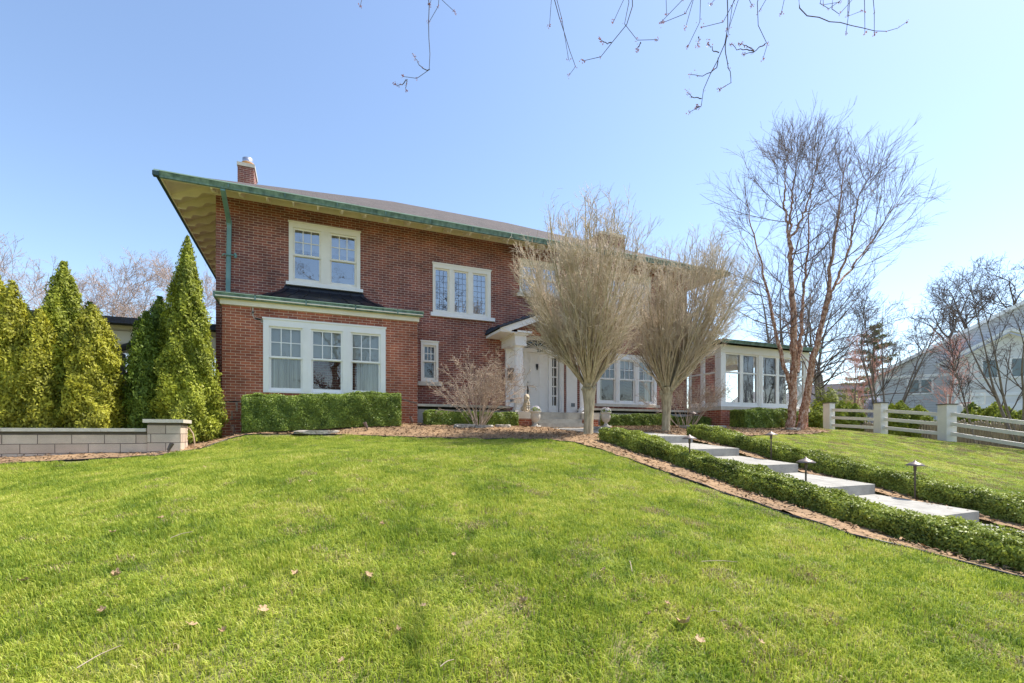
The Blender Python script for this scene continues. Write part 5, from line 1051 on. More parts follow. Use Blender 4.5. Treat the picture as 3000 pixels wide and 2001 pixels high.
# ------------------------------------------------------------------ background trees
def spread_tree(px, d, htop, label, seed, mt, mb, nstem=1, trad=.25, t_h=2.5, ang=.5, n1=10, L1f=.45, wig=.1, n2=8, n3=6, gnarl=0, group=None, twr=1., dens=1., up=.03, name='bare_tree', stemspread=.3, n4=0):
    x, y = at(px, d); rng = np.random.default_rng(seed); zb = h(x, y) - .1; Ht = zat(htop, d) - zb; K = 14; trunk = []; S_ = []
    for k in range(nstem):
        a = rng.uniform(0, 2 * PI) if nstem > 2 else k * PI + rng.uniform(-.4, .4); dr = np.array([math.cos(a) * stemspread * rng.uniform(.4, 1), math.sin(a) * stemspread * rng.uniform(.4, 1), 1.]) if nstem > 1 else np.array([rng.normal(0, .04), 0, 1.]); P_ = [np.array([x, y, zb]) + np.array([math.cos(a), math.sin(a), 0]) * (trad * .6 if nstem > 1 else 0)]
        if nstem == 1 and gnarl == 0: pass
        for i in range(K - 1): dr = dr / np.linalg.norm(dr) + rng.normal(0, .05 + gnarl * .35, 3) * [1, 1, .4] + np.array([0, 0, up]); P_.append(P_[-1] + dr / np.linalg.norm(dr) * Ht * rng.uniform(.85, 1.) / (K - 1) * (1. if nstem == 1 else 1.05))
        r = trad * (1 - .93 * np.linspace(0, 1, K) ** .8); trunk.append((resample(P_, K), r)); S_.append((P_, r))
    P_ = np.array([p for p, r in S_]); R_ = np.array([r for p, r in S_]); f0 = t_h / Ht
    A1 = grow(P_, R_, n1, f0, .97, ang, Ht * L1f, 9, rng, wig + gnarl * .8, up, .5 + gnarl * 1.5, .008 * twr, .55, .2, rmin=.015 * twr)
    A2 = grow(*A1, int(n2 * dens), .2, 1, .7, Ht * L1f * .42, 7, rng, wig + gnarl * .8, up, .55, .006 * twr, .4, .25, rmin=.009 * twr)
    A3 = grow(*A2, int(n3 * dens), .2, 1, .7, Ht * L1f * .17, 5, rng, wig + gnarl, up * .5, .6, .005 * twr, .4, .3, rmin=.0065 * twr)
    lv = [A1, A2, A3]
    if n4: lv.append(grow(*A3, n4, .2, 1, .8, Ht * L1f * .07, 3, rng, .15, 0, .7, .004 * twr, .4, .3, rmin=.005 * twr))
    return tree_obj(name, (x, y, zb), label, 'tree', trunk, lv, mt, mb, group, 10, 5)
BG = 'bare trees far behind the outbuilding'
spread_tree(-120, 30, 800, 'bare spreading tree rising at the far left behind the golden arborvitae', 201, M['bark'], M['twig_pink'], 1, .24, 2.5, .8, 14, .55, .12, 11, 8, 0, BG, 1.2, 1, n4=3)
spread_tree(140, 33, 830, 'bare tree with pinkish twigs behind the tall pointed green arborvitae', 202, M['bark'], M['twig_pink'], 3, .16, 2.5, .7, 10, .55, .12, 11, 8, 0, BG, 1.25, 1, n4=3)
spread_tree(300, 35, 870, 'bare pinkish tree directly above the dark outbuilding roof', 203, M['bark'], M['twig_pink'], 3, .15, 2.5, .7, 10, .55, .12, 11, 8, 0, BG, 1.3, 1, n4=3)
spread_tree(440, 34, 850, 'bare tree with upright limbs just left of the tallest arborvitae', 204, M['bark'], M['twig_pink'], 2, .15, 2.5, .65, 11, .55, .12, 11, 8, 0, BG, 1.3, 1, n4=3)
spread_tree(640, 38, 930, 'low bare tree seen between the tallest arborvitae and the brick wall', 205, M['bark'], M['twig_pink'], 2, .12, 2., .7, 8, .5, .12, 7, 6, 0, BG, 1.3)
# beyond the fence, right
spread_tree(2310, 33, 800, 'dark branchy tree right behind the birch stems', 211, M['bark'], M['twig_grey'], 3, .2, 2., 1.0, 9, .55, .1, 7, 5, .03, None, 1.2, 1, n4=2)
spread_tree(2420, 36, 850, 'sprawling bare tree behind the leaning right birch stem', 212, M['bark'], M['twig_grey'], 3, .2, 2., 1.1, 9, .6, .12, 8, 6, .03, None, 1.2, 1, n4=2)
spread_tree(2762, 44, 800, 'gnarled dark oak forking above the ridge of the grey siding house', 213, M['bark'], M['twig_grey'], 1, .36, 6.5, .85, 11, .42, .16, 7, 6, .13, 'gnarled oaks behind the siding house', 1.7, 1, n4=2, name='oak_tree')
spread_tree(2835, 46, 780, 'gnarled oak with a thick upright trunk, second from the right', 214, M['bark'], M['twig_grey'], 1, .38, 8, .85, 13, .4, .16, 7, 6, .12, 'gnarled oaks behind the siding house', 1.7, 1, n4=2, name='oak_tree')
spread_tree(2985, 46, 780, 'gnarled oak at the far right edge above the grey roof', 215, M['bark'], M['twig_grey'], 1, .36, 8, .85, 12, .4, .16, 7, 6, .13, 'gnarled oaks behind the siding house', 1.7, 1, n4=2, name='oak_tree')
spread_tree(2592, 25, 850, 'multi-stemmed bare tree rising behind the middle fence post', 216, M['bark'], M['twig_grey'], 5, .075, 1.6, .45, 7, .35, .07, 6, 4, 0, None, 1., 1, stemspread=.35, n4=2)
spread_tree(2985, 15.6, 800, 'multi-stemmed bare tree behind the fence at the far right', 217, M['bark'], M['twig_grey'], 6, .055, 1.0, .5, 6, .35, .07, 5, 4, 0, None, .8, 1, stemspread=.42, n4=2)
spread_tree(2766, 22, 985, 'young tree with upright reddish twigs left of the right fence post', 218, M['bark'], M['twig_red'], 1, .05, 1.2, .3, 22, .4, .05, 5, 4, 0, None, .8, 1, up=.06, name='sapling')
spread_tree(2858, 16.4, 960, 'thin young tree in front of the basketball backboard', 219, M['bark'], M['twig_grey'], 1, .045, 1.2, .35, 20, .35, .06, 6, 4, 0, None, .7, 1, up=.05, name='sapling')
spread_tree(2510, 27, 1010, 'twiggy young tree with pinkish twigs left of the middle fence post', 220, M['bark'], M['twig_red'], 3, .05, .8, .4, 10, .4, .07, 7, 5, 0, None, .9, 1, up=.05, name='sapling')
# pine
x, y = at(2560, 48); zb = h(x, y); pn = empty('pine_tree', (x, y, zb), 'sparse pine with layered brown green boughs behind the multi-stemmed tree', 'tree'); Ht = zat(950, 48) - zb; rng = np.random.default_rng(9)
tp = np.array([[x, y, zb + Ht * i / 9] for i in range(10)]); V, F = tubes(tp[None], np.linspace(.28, .03, 10)[None], 8); mesh_obj('trunk', V, F, M['bark'], pn, (x, y, zb)); parts = []
for k in range(46):
    f = .18 + .8 * k / 46; a = rng.uniform(0, 2 * PI); ln = (1 - f) * 4.2 + .6; n = 240; s_ = rng.uniform(.15, 1, n); c = np.stack([x + np.cos(a) * s_ * ln + rng.normal(0, .18, n), y + np.sin(a) * s_ * ln + rng.normal(0, .18, n), zb + f * Ht + s_ * .3 + rng.normal(0, .09, n)], -1)
    nr = rng.normal(size=(n, 3)) + [0, 0, 1.5]; nr /= np.linalg.norm(nr, axis=1)[:, None]; parts.append(quads_at(c, nr, rng.uniform(.08, .2, n), rng.uniform(.02, .05, n), rng)); P_ = np.array([[x, y, zb + f * Ht], [x + np.cos(a) * ln, y + np.sin(a) * ln, zb + f * Ht + .3]]); parts.append(tubes(P_[None], np.array([[.05, .015]]), 4))
V, F = join(parts); mesh_obj('crown', V, F, MLEAF['pine'], pn, (x, y, zb))
# weeping white-flowering tree
x, y = at(2560, 26); zb = h(x, y); rng = np.random.default_rng(19); wt = empty('weeping_tree', (x, y, zb), 'small weeping tree covered in white blossom left of the middle fence post', 'tree'); Ht = zat(1168, 26) - zb
m = MB(); m.tube([(x, y, zb), (x + .03, y, zb + Ht * .95)], .035, 7); m.build('trunk', M['bark'], wt, (x, y, zb)); N_ = 110; a = rng.uniform(0, 2 * PI, N_); rd_ = rng.uniform(.15, .62, N_); s_ = np.linspace(0, 1, 8)[None]
P_ = np.stack([x + np.cos(a)[:, None] * rd_[:, None] * s_ ** .6, y + np.sin(a)[:, None] * rd_[:, None] * s_ ** .6, zb + Ht * (1 - s_ ** 2 * rng.uniform(.5, .85, N_)[:, None])], -1); parts = [tubes(P_, np.full((N_, 8), .006), 3)]
k = rng.integers(0, N_, 5000); j = rng.integers(1, 8, 5000); c = P_[k, j] + rng.normal(0, .04, (5000, 3)); nr = rng.normal(size=(5000, 3)); nr /= np.linalg.norm(nr, axis=1)[:, None]; parts.append(quads_at(c, nr, rng.uniform(.015, .035, 5000), rng.uniform(.012, .03, 5000), rng)); V, F = join(parts)
mesh_obj('blossom', V, F, leafmat('blossom', (.45, .47, .6), (.85, .83, .88), None, 4, .3, .5), wt, (x, y, zb))
# a far tree line so that the land does not end in a bare edge
rng = np.random.default_rng(3); n = 60000; a = rng.uniform(R(-55), R(95), n) ; rd_ = rng.uniform(75, 120, n); x = wx + rd_ * np.sin(a); y = wy + rd_ * np.cos(a); zt_ = (2.2 + 1.6 * np.sin(a * 23) + 1.1 * np.sin(a * 57 + 1)) + 2.5; z = .8 + rng.uniform(0, 1, n) ** .8 * zt_
nr = rng.normal(size=(n, 3)); nr /= np.linalg.norm(nr, axis=1)[:, None]; q = quads_at(np.stack([x, y, z], -1), nr, rng.uniform(.3, .8, n), rng.uniform(.05, .22, n), rng)
tag(mesh_obj('far_wood', q[0], q[1], leafmat('far_wood', (.08, .06, .055), (.26, .19, .17), None, .1, .1, .9)), 'low brownish mass of distant leafless trees along the horizon', 'woodland', None, 'stuff')

# ------------------------------------------------------------------ small things by the house
def path_light():
    o = empty('path_light', (0, 0, 0), '', 'path light', 'bronze path lights along the walk')
    m = MB(); m.lathe([(.012, -.08), (.012, .50)], (0, 0, 0), 10); m.lathe([(.02, .42), (.02, .50)], (0, 0, 0), 10); m.build('stem', M['bronze'], o)
    m = MB(); m.lathe([(.118, .495), (.120, .50), (.075, .528), (.022, .552), (.012, .565), (.004, .575)], (0, 0, 0), 28); m.build('hat', plain('hat', (.20, .16, .14), .45, .2, 30, metal=.5), o, smooth=True)
    return o
pl0 = path_light()
PLs = [(8.02, -8.02, 1.02, 'path light poking out of the near hedge beside the upper steps'), (10.33, -7.72, 1.08, 'path light on the fence side of the walk, in front of the far hedge'), (8.25, -9.9, .72, 'path light beside the middle steps, its hat over the pale slabs'), (10.33, -10.1, .64, 'nearest path light on the fence side, standing before the far hedge'),
       (8.55, -3.95, 1.66, 'path light right beside the trunk of the clipped tree by the door'), (12.05, -3.9, 1.66, 'path light in the mulch beside the second clipped tree and the shrub')]
for i, (x, y, z, lab) in enumerate(PLs):
    o = pl0 if i == 0 else copy_tree(pl0); o.location = (x, y, z); o['label'] = lab
def spot():
    o = empty('spotlight', (0, 0, 0), '', 'spotlight', 'small ground spotlights in the mulch'); m = MB(); m.tube([(0, 0, -.05), (0, 0, .06)], .012, 6); m.build('stake', M['bronze'], o)
    m = MB(); m.tube([(0, 0, .05), (-.035, 0, .12), (-.07, 0, .19)], [.03, .036, .042], 12); m.build('lamp_head', plain('lamp_head', (.16, .11, .10), .5, .2, 9), o); return o
s0 = spot()
for i, (x, y, a, lab) in enumerate([(3.51, -1.86, .3, 'spotlight in the middle of the mulch in front of the tall boxwood hedge'), (4.80, -1.02, .5, 'spotlight against the right brick corner of the bay'), (.56, -1.35, 1.2, 'spotlight at the left brick corner of the bay'), (-.42, -2.72, 3.0, 'spotlight at the foot of the stone pillar'), (16.6, -3.7, 1.4, 'dark spotlight at the foot of the birch')]):
    o = s0 if i == 0 else copy_tree(s0); o.location = (x, y, h(x, y) + .03); o.rotation_euler = (0, 0, a); o['label'] = lab
def rock(x, y, sx, sy, sz, label, rz=0, seed=0):
    bm = bmesh.new(); bmesh.ops.create_icosphere(bm, subdivisions=3, radius=1); rr = random.Random(seed); ph = [rr.uniform(0, 6) for _ in range(6)]
    for v in bm.verts:
        c = v.co; k = 1 + .12 * math.sin(c.x * 3 + ph[0]) + .1 * math.sin(c.y * 4 + ph[1]) + .06 * math.sin(c.z * 9 + c.x * 7 + ph[2]); v.co = Vector((max(-.85, min(.85, c.x * k)) * sx, max(-.8, min(.8, c.y * k)) * sy, max(-.4, min(.55, c.z * k)) * sz))
    me = bpy.data.meshes.new('flat_stone'); bm.to_mesh(me); bm.free(); me.materials.append(M['rock']); o = bpy.data.objects.new('flat_stone', me); C.objects.link(o); o.location = (x, y, h(x, y) + .04); o.rotation_euler = (0, 0, rz); tag(o, label, 'stone', 'flat stones in the mulch')
M['rock'] = plain('rock', (.20, .17, .14), .9, 0, 7, .5, 30, col2=(.46, .42, .36))
rock(2.35, -1.72, .62, .22, .10, 'long flat stone lying before the tall boxwood hedge', .1, 1)
rock(6.0, -2.0, .35, .14, .13, 'flat stone left of the foot of the pale shrub', .2, 2); rock(6.5, -2.1, .3, .14, .10, 'flat stone under the pale shrub', -.1, 3); rock(7.1, -2.0, .28, .14, .11, 'flat stone right of the pale shrub', .1, 4)
rock(12.9, -2.9, .55, .16, .10, 'long flat stone edging the bed by the second clipped tree', .35, 5); rock(13.9, -2.9, .5, .15, .10, 'long flat stone edging the bed before the sunroom', .1, 6)
rock(16.3, -3.75, .35, .2, .10, 'flat pale stone at the foot of the birch', .3, 7); rock(9.4, -3.3, .3, .2, .16, 'rounded grey stone between the clipped tree and the walk', 0, 8)
# black lawn edging
P_ = resample([(x, y, 0) for x, y in EDGE], 260); P_[:, 2] = H(P_[:, 0], P_[:, 1]) + .02 + .012 * np.sin(np.arange(260) * .7) * (np.arange(260) % 37 > 12)
V, F = tubes(P_[None], np.full((1, 260), .009), 6); o = mesh_obj('lawn_edging', V, F, M['black_metal'], None, tuple(P_[100])); o.location = tuple(P_[100]); tag(o, 'thin black edging strip between the lawn and the mulch', 'edging')

# urns with flowers
def urn(x, y, label, seed):
    z = h(x, y) + .01; o = empty('planter_urn', (x, y, z), label, 'urn'); m = MB()
    m.box(x - .12, x + .12, y - .12, y + .12, z, z + .05); m.lathe([(.10, .05), (.07, .08), (.045, .13), (.05, .15), (.10, .19), (.135, .26), (.145, .34), (.13, .40), (.135, .42), (.17, .45), (.17, .465), (.13, .46)], (x, y, z), 28); m.build('bowl', M['urn'], o, (x, y, z), True)
    rng = np.random.default_rng(seed); n = 700; v = rng.normal(size=(n, 3)); v[:, 2] = abs(v[:, 2]); v /= np.linalg.norm(v, axis=1)[:, None]; c = v * rng.uniform(.4, 1, n)[:, None] * [.17, .17, .15] + [x, y, z + .45]
    q = quads_at(c, v, rng.uniform(.012, .03, n), rng.uniform(.008, .016, n), rng); mesh_obj('plant', q[0], q[1], MLEAF['box'], o, (x, y, z)); n = 120; v = v[:n]; c = v * [.17, .17, .16] + [x, y, z + .47]; q = quads_at(c, v, rng.uniform(.01, .018, n), rng.uniform(.01, .018, n), rng); mesh_obj('flowers', q[0], q[1], leafmat('petal' + str(seed), (.5, .45, .6), (.85, .8, .85)), o, (x, y, z))
M['urn'] = plain('urn', (.50, .46, .40), .8, .12, 8, .2, 40)
urn(8.22, -1.72, 'stone urn with small flowers beside the lion, left of the steps', 1); urn(10.62, -1.75, 'stone urn with small flowers right of the steps, behind the clipped tree', 2)
# lion statue: one continuous body from blended balls
def blend(name, balls, res=.012):
    mb = bpy.data.metaballs.new('b'); mb.resolution = res; mb.threshold = .35
    for (x, y, z, r, *sx) in balls:
        e = mb.elements.new(); e.co = (x, y, z); e.radius = r
        if sx: e.type = 'ELLIPSOID'; e.size_x, e.size_y, e.size_z = sx
    o = bpy.data.objects.new('b', mb); C.objects.link(o); bpy.context.view_layer.update(); dg = bpy.context.evaluated_depsgraph_get(); me = bpy.data.meshes.new_from_object(o.evaluated_get(dg)); bpy.data.objects.remove(o); me.name = name; return me
balls = [(0, .10, .08, .10), (-.05, .10, .07, .08), (.05, .10, .07, .08), (0, .05, .15, .10), (0, .01, .22, .10), (0, -.02, .29, .095), (-.075, .05, .05, .06), (.075, .05, .05, .06), (-.075, -.02, .02, .04), (.075, -.02, .02, .04)]
for sg in (-1, 1): balls += [(sg * .045, -.06, .24, .055), (sg * .045, -.075, .18, .045), (sg * .045, -.08, .12, .04), (sg * .045, -.08, .07, .038), (sg * .047, -.10, .025, .042)]
for i in range(10): t = i * PI / 5; balls.append((.062 * math.cos(t), -.035, .385 + .068 * math.sin(t), .05))
balls += [(0, -.05, .39, .078), (0, -.10, .375, .045), (0, -.115, .365, .03), (-.05, -.05, .455, .025), (.05, -.05, .455, .025), (0, -.03, .31, .08)]
me = blend('lion_statue', balls); me.materials.append(M['urn2'] if 'urn2' in M else M.setdefault('urn2', plain('urn2', (.55, .46, .34), .85, .2, 9, .4, 40))); me.polygons.foreach_set('use_smooth', np.ones(len(me.polygons), bool))
o = bpy.data.objects.new('lion_statue', me); C.objects.link(o); o.location = (8.16, -1.19, 2.27); o.scale = (1.08, 1.08, 1.08); o.rotation_euler = (0, 0, R(18)); tag(o, 'small sitting stone lion on the pedestal at the left column', 'statue')

# ------------------------------------------------------------------ fallen leaves and twigs on the lawn
def leaf_mesh(seed, curl=.35):
    rr = random.Random(seed); n = 22; pts = []
    for i in range(n):
        t = 2 * PI * i / n; lob = abs(math.cos(2.5 * (t - PI / 2))) ** .7; r = .55 + .45 * lob + (.12 if i % 2 else 0) + rr.uniform(-.06, .06)
        if abs(t - 3 * PI / 2) < .3: r *= .45
        pts.append((r * math.cos(t), r * math.sin(t)))
    V = [(0, 0, 0)] + [(x * .5, y * .5, curl * .25 * (x * x) * .5 + rr.uniform(-.03, .03)) for x, y in pts] + [(x, y, curl * (x * x + .4 * y * y) + rr.uniform(-.08, .12)) for x, y in pts]; F = [(0, 1 + i, 1 + (i + 1) % n) for i in range(n)] + [(1 + i, 1 + n + i, 1 + n + (i + 1) % n, 1 + (i + 1) % n) for i in range(n)]
    me = bpy.data.meshes.new('dry_leaf'); b = len(V); V += [(-.02, -.3, .01), (.02, -.3, .01), (.03, -1.4, .12), (-.0, -1.4, .12)]; F.append((b, b + 1, b + 2, b + 3)); me.from_pydata(V, [], F); me.materials.append(M['dryleaf']); return me
M['dryleaf'] = plain('dryleaf', (.30, .17, .08), .8, 0, 3, .4, 9, col2=(.58, .42, .25)); LM = [leaf_mesh(i, c) for i, c in enumerate((.3, .8, .5, 1.2))]
def on_lawn(px, py):     # where a line of sight meets the lawn
    dr = np.array([.9191 * (px - 1500) / 1413 + .3939, -.3939 * (px - 1500) / 1413 + .9191, (1271 - py) / 1413]); ds = np.arange(2., 14, .02); p = CAM + dr * ds[:, None]; k = np.argmax(p[:, 2] < H(p[:, 0], p[:, 1])); return p[k]
LV = [(2005, 1850, .085, 1, 'large curled tan leaf lying alone on the lawn, nearest the right foreground'), (770, 1806, .05, 0, 'star shaped tan leaf on the left foreground lawn'), (1078, 1705, .05, 2, 'folded tan leaf upright in the middle of the lawn'), (868, 1700, .045, 1, None), (2050, 1900, .045, 0, None), (340, 1705, .05, 3, None), (70, 1720, .05, 2, None), (560, 1850, .045, 0, None), (1535, 1780, .04, 3, None), (470, 1530, .05, 2, None), (330, 1575, .05, 1, None), (1170, 1870, .03, 3, None), (1240, 1795, .03, 0, None), (1955, 1790, .03, 2, None), (2230, 1905, .03, 0, None), (1770, 1685, .03, 1, None), (910, 1420, .04, 2, None), (600, 1375, .04, 0, None), (2650, 1500, .035, 2, None), (1900, 1820, .03, 1, None), (1000, 1960, .03, 0, None), (650, 1875, .03, 3, None), (1330, 1640, .03, 2, None), (300, 1810, .035, 1, None), (1480, 1440, .04, 0, None), (1120, 1550, .035, 3, None)]
for i, (px, py, s_, k, lab) in enumerate(LV):
    p = on_lawn(px, py); o = bpy.data.objects.new('dry_leaf', LM[k]); C.objects.link(o); rr = random.Random(i); o.location = (p[0], p[1], h(p[0], p[1]) + .04); o.rotation_euler = (rr.uniform(-.5, .5), rr.uniform(-.4, .4), rr.uniform(0, 6)); o.scale = (s_ * .62,) * 3
    tag(o, lab or 'small dry brown leaf lying in the grass', 'leaf', None if lab else 'small dry leaves scattered on the lawn')
for i, (px, py, px2, py2, lab) in enumerate([(225, 1995, 355, 1935, 'long pale twig lying in the grass at the lower left'), (500, 1598, 565, 1582, 'pale bent twig on the lawn left of centre'), (1845, 1670, 1852, 1705, 'short upright stick in the lawn right of centre'), (2055, 1668, 2160, 1676, 'thin pale stem lying across the right lawn'), (2075, 1822, 2110, 1830, 'short brown stick near the large curled leaf'), (1290, 1990, 1330, 1975, 'short pale twig at the bottom of the lawn')]):
    a, b = on_lawn(px, min(py, 2000)), on_lawn(px2, py2); mid = (a + b) / 2 + [0, 0, .02]; m = MB(); a[2] = h(a[0], a[1]) + .06; b[2] = h(b[0], b[1]) + .07; mid[2] = h(mid[0], mid[1]) + .075; m.tube(resample([a, mid, b], 6), [.003, .003, .0027, .0023, .002, .0016], 5); o = m.build('fallen_twig', M['twig_shrub'], None, tuple(mid)); o.location = tuple(mid); tag(o, lab, 'twig')

# ------------------------------------------------------------------ street tree overhead
rng = np.random.default_rng(55); base = np.array([4.6, -18.6, h(4.6, -18.6)]); so_ = tuple(base)
trunk = [(resample([base - [0, 0, .1], base + [.05, .1, 2], base + [.1, .3, 4.6], base + [.0, .6, 7.5], base + [-.3, 1, 11]], 16), np.interp(np.linspace(0, 1, 16), [0, .08, .4, 1], [.55, .42, .36, .18]))]
limbs = [[(4.6, -18.3, 4.8), (4.2, -16.2, 6.8), (3.6, -13.6, 7.6), (3.2, -11., 7.9), (2.6, -8.5, 8.6)], [(4.65, -18.2, 5.6), (5.4, -16.0, 6.9), (6.2, -13.2, 7.4), (7.6, -10.6, 7.8)], [(4.6, -18., 6.5), (2.6, -16.5, 8.4), (.2, -14.8, 9.6), (-2.4, -13, 10.6)], [(4.5, -17.8, 8.6), (5, -15, 11), (6.2, -12, 12.6)], [(4.3, -17.7, 9.5), (1.5, -18, 12), (-2, -18.5, 13.5)], [(4.5, -18.6, 7), (8, -19, 9.5), (11.5, -18.5, 11)]]
LP_ = np.stack([resample(l, 16) for l in limbs]); LP_[:, 1:-1] += rng.normal(0, .06, (len(limbs), 14, 3)); LR = np.linspace(.022, .008, 16)[None].repeat(len(limbs), 0)
for p, r in zip(LP_, LR): trunk.append((p, r))
hang = []; tips = []
LPf = LP_[:2].reshape(-1, 3)
for pts in HANG:
    P_ = np.array(pts); top = P_[0]
    if top[2] > 5.2:       # carries on up and joins the nearest limb
        j = np.argmin(np.linalg.norm(LPf - top - [0, 0, 1.2], axis=1)); e = LPf[j]; P_ = np.concatenate([[e, e * .6 + top * .4 + [0, 0, .25]], P_])
    q = resample(P_, max(10, len(P_) * 2)); q[1:-1] += rng.normal(0, .004, (len(q) - 2, 3)); thick = .0085 if len(pts) > 8 else (.006 if top[2] > 5.2 else .0038); hang.append((q[None], np.linspace(thick * 1.25, .0022, len(q))[None])); tips.append(q)
parts = [tubes(p, r, 5) for p, r in hang]
L1 = grow(LP_[2:], LR[2:], 9, .2, 1, .8, 2.6, 8, rng, .12, -.02, .4, .006, .3, .2); L2 = grow(*L1, 7, .2, 1, .7, 1.1, 6, rng, .12, -.03, .6, .004, .3, .2); L3 = grow(*L2, 4, .3, 1, .7, .4, 4, rng, .1, 0, .7, .003, .3, .2)
parts += [tubes(*l, 4) for l in (L1, L2, L3)]
stt = empty('street_tree', so_, 'bare tree overhead whose thin budding twigs hang down into the sky', 'tree')
V, F = join([tubes(p[None], r[None], 12) for p, r in trunk]); mesh_obj('trunk', V, F, M['bark'], stt, so_, True); V, F = join(parts); mesh_obj('crown', V, F, M['twig_dark'], stt, so_, True)
bc = []
for q in tips:
    n = len(q); k = np.concatenate([rng.integers(int(n * .3), n, 7), np.full(10, n - 1), np.full(4, n - 2)]); c = q[k] + rng.normal(0, .009, (len(k), 3)); bc.append(c)
c = np.concatenate(bc); nr = rng.normal(size=c.shape); nr /= np.linalg.norm(nr, axis=1)[:, None]; q = quads_at(c, nr, rng.uniform(.004, .010, len(c)), rng.uniform(.003, .006, len(c)), rng); mesh_obj('buds', q[0], q[1], leafmat('bud', (.25, .07, .06), (.45, .18, .13)), stt, so_)
# trees across the street, behind the camera: seen only in the window panes
for i, (x, y) in enumerate([(-6, -34), (5, -38), (16, -33)]):
    rng = np.random.default_rng(300 + i); zb = -.5; P_ = resample([(x, y, zb), (x + .3, y, 3), (x - .2, y, 7), (x, y, 13)], 12); r = np.linspace(.45, .08, 12); L1 = grow(P_[None], r[None], 14, .25, 1, .8, 6, 9, rng, .1, .04, .5, .02, .4, .2); L2 = grow(*L1, 7, .2, 1, .7, 2.4, 6, rng, .12, .02, .6, .012, .4, .2); L3 = grow(*L2, 5, .2, 1, .7, 1, 4, rng, .12, .02, .6, .01, .4, .2, rmin=.012)
    tree_obj('bare_tree', (x, y, zb), ['bare tree across the street to the left', 'bare tree across the street straight behind', 'bare tree across the street to the right'][i], 'tree', [(P_, r)], [L1, L2, L3], M['bark'], M['twig_dark'], 'trees across the street')

# ------------------------------------------------------------------ grass: real blades in patches, set out over the lawn
gm, t, b = newmat('grass'); L = t.links; g = nd(t, 'ShaderNodeNewGeometry'); oi = nd(t, 'ShaderNodeObjectInfo')
n1 = nd(t, 'ShaderNodeTexNoise', i_Scale=.9, i_Detail=5., i_Roughness=.7); L.new(g.outputs['Position'], n1.inputs['Vector'])
a = nd(t, 'ShaderNodeMath', operation='MULTIPLY_ADD'); a.inputs[1].default_value = .42; L.new(g.outputs['Random Per Island'], a.inputs[0]); s_ = nd(t, 'ShaderNodeMapRange'); s_.inputs[1].default_value = .32; s_.inputs[2].default_value = .68; s_.inputs[4].default_value = .45; L.new(n1.outputs[0], s_.inputs[0]); n3 = nd(t, 'ShaderNodeTexNoise', i_Scale=7., i_Detail=4., i_Roughness=.7); L.new(g.outputs['Position'], n3.inputs['Vector']); s3 = nd(t, 'ShaderNodeMapRange'); s3.inputs[1].default_value = .3; s3.inputs[2].default_value = .7; s3.inputs[3].default_value = -.22; s3.inputs[4].default_value = .22; L.new(n3.outputs[0], s3.inputs[0])
a3 = nd(t, 'ShaderNodeMath', operation='ADD'); L.new(s_.outputs[0], a3.inputs[0]); L.new(s3.outputs[0], a3.inputs[1]); L.new(a3.outputs[0], a.inputs[2])
cr = nd(t, 'ShaderNodeValToRGB'); e = cr.color_ramp.elements; e[0].position = 0; e[0].color = (.09, .17, .018, 1); e[1].position = .80; e[1].color = (.62, .58, .16, 1)
for p_, c_ in ((.32, (.27, .36, .035, 1)), (.58, (.47, .52, .065, 1)), (.90, (.76, .64, .36, 1))): x_ = e.new(p_); x_.color = c_
L.new(a.outputs[0], cr.inputs[0]); L.new(cr.outputs[0], b.inputs['Base Color']); b.inputs['Roughness'].default_value = .5; b.inputs['Specular IOR Level'].default_value = .3
tr = nd(t, 'ShaderNodeBsdfTranslucent'); L.new(cr.outputs[0], tr.inputs[0]); mx = nd(t, 'ShaderNodeMixShader'); mx.inputs[0].default_value = .4; L.new(b.outputs[0], mx.inputs[1]); L.new(tr.outputs[0], mx.inputs[2]); L.new(mx.outputs[0], t.nodes['Material Output'].inputs[0])
pc = bpy.data.collections.new('grass_patches')
def patch(seed, nb, hgt, rad_, wdt):
    rng = np.random.default_rng(seed); r = rad_ * np.sqrt(rng.uniform(0, 1, nb)); th = rng.uniform(0, 2 * PI, nb); x = r * np.cos(th); y = r * np.sin(th); la = rng.uniform(0, 2 * PI, nb); ln = rng.uniform(.15, 1.3, nb); hh = hgt * rng.uniform(.35, 1.3, nb) * (1 - .35 * (r / rad_) ** 3)
    dx, dy = np.cos(la), np.sin(la); wd = wdt * rng.uniform(.6, 1.2, nb); sx, sy = -dy * wd, dx * wd; z0 = np.zeros(nb) - .01
    mx_, my_, mz = x + dx * hh * ln * .25, y + dy * hh * ln * .25, hh * .6; tx, ty, tz = x + dx * hh * ln * .85, y + dy * hh * ln * .85, hh * (1 - .25 * ln)
    V = np.stack([np.stack([x - sx, y - sy, z0], -1), np.stack([x + sx, y + sy, z0], -1), np.stack([mx_ + sx * .8, my_ + sy * .8, mz], -1), np.stack([mx_ - sx * .8, my_ - sy * .8, mz], -1), np.stack([tx + sx * .12, ty + sy * .12, tz], -1), np.stack([tx - sx * .12, ty - sy * .12, tz], -1)], 1).reshape(-1, 3)
    i = np.arange(nb)[:, None] * 6; F = np.concatenate([i + [0, 1, 2, 3], i + [3, 2, 4, 5]]); o = mesh_obj('grass_patch', V, F, gm); C.objects.unlink(o); pc.objects.link(o); return o
for i in range(4): patch(900 + i, 800, .05, .26, .0026)
th_ = patch(950, 90, .026, .085, .003); th_.data.materials.clear(); th_.data.materials.append(leafmat('thatch', (.22, .15, .07), (.62, .50, .28), (.40, .42, .10), 6, .2, .9, .8))
for v_ in th_.data.vertices: v_.co.x *= 1.25; v_.co.y *= 1.25
rng = np.random.default_rng(12)
x0, x1, y0, y1, s_ = -18, 24, -17.5, 1, .25
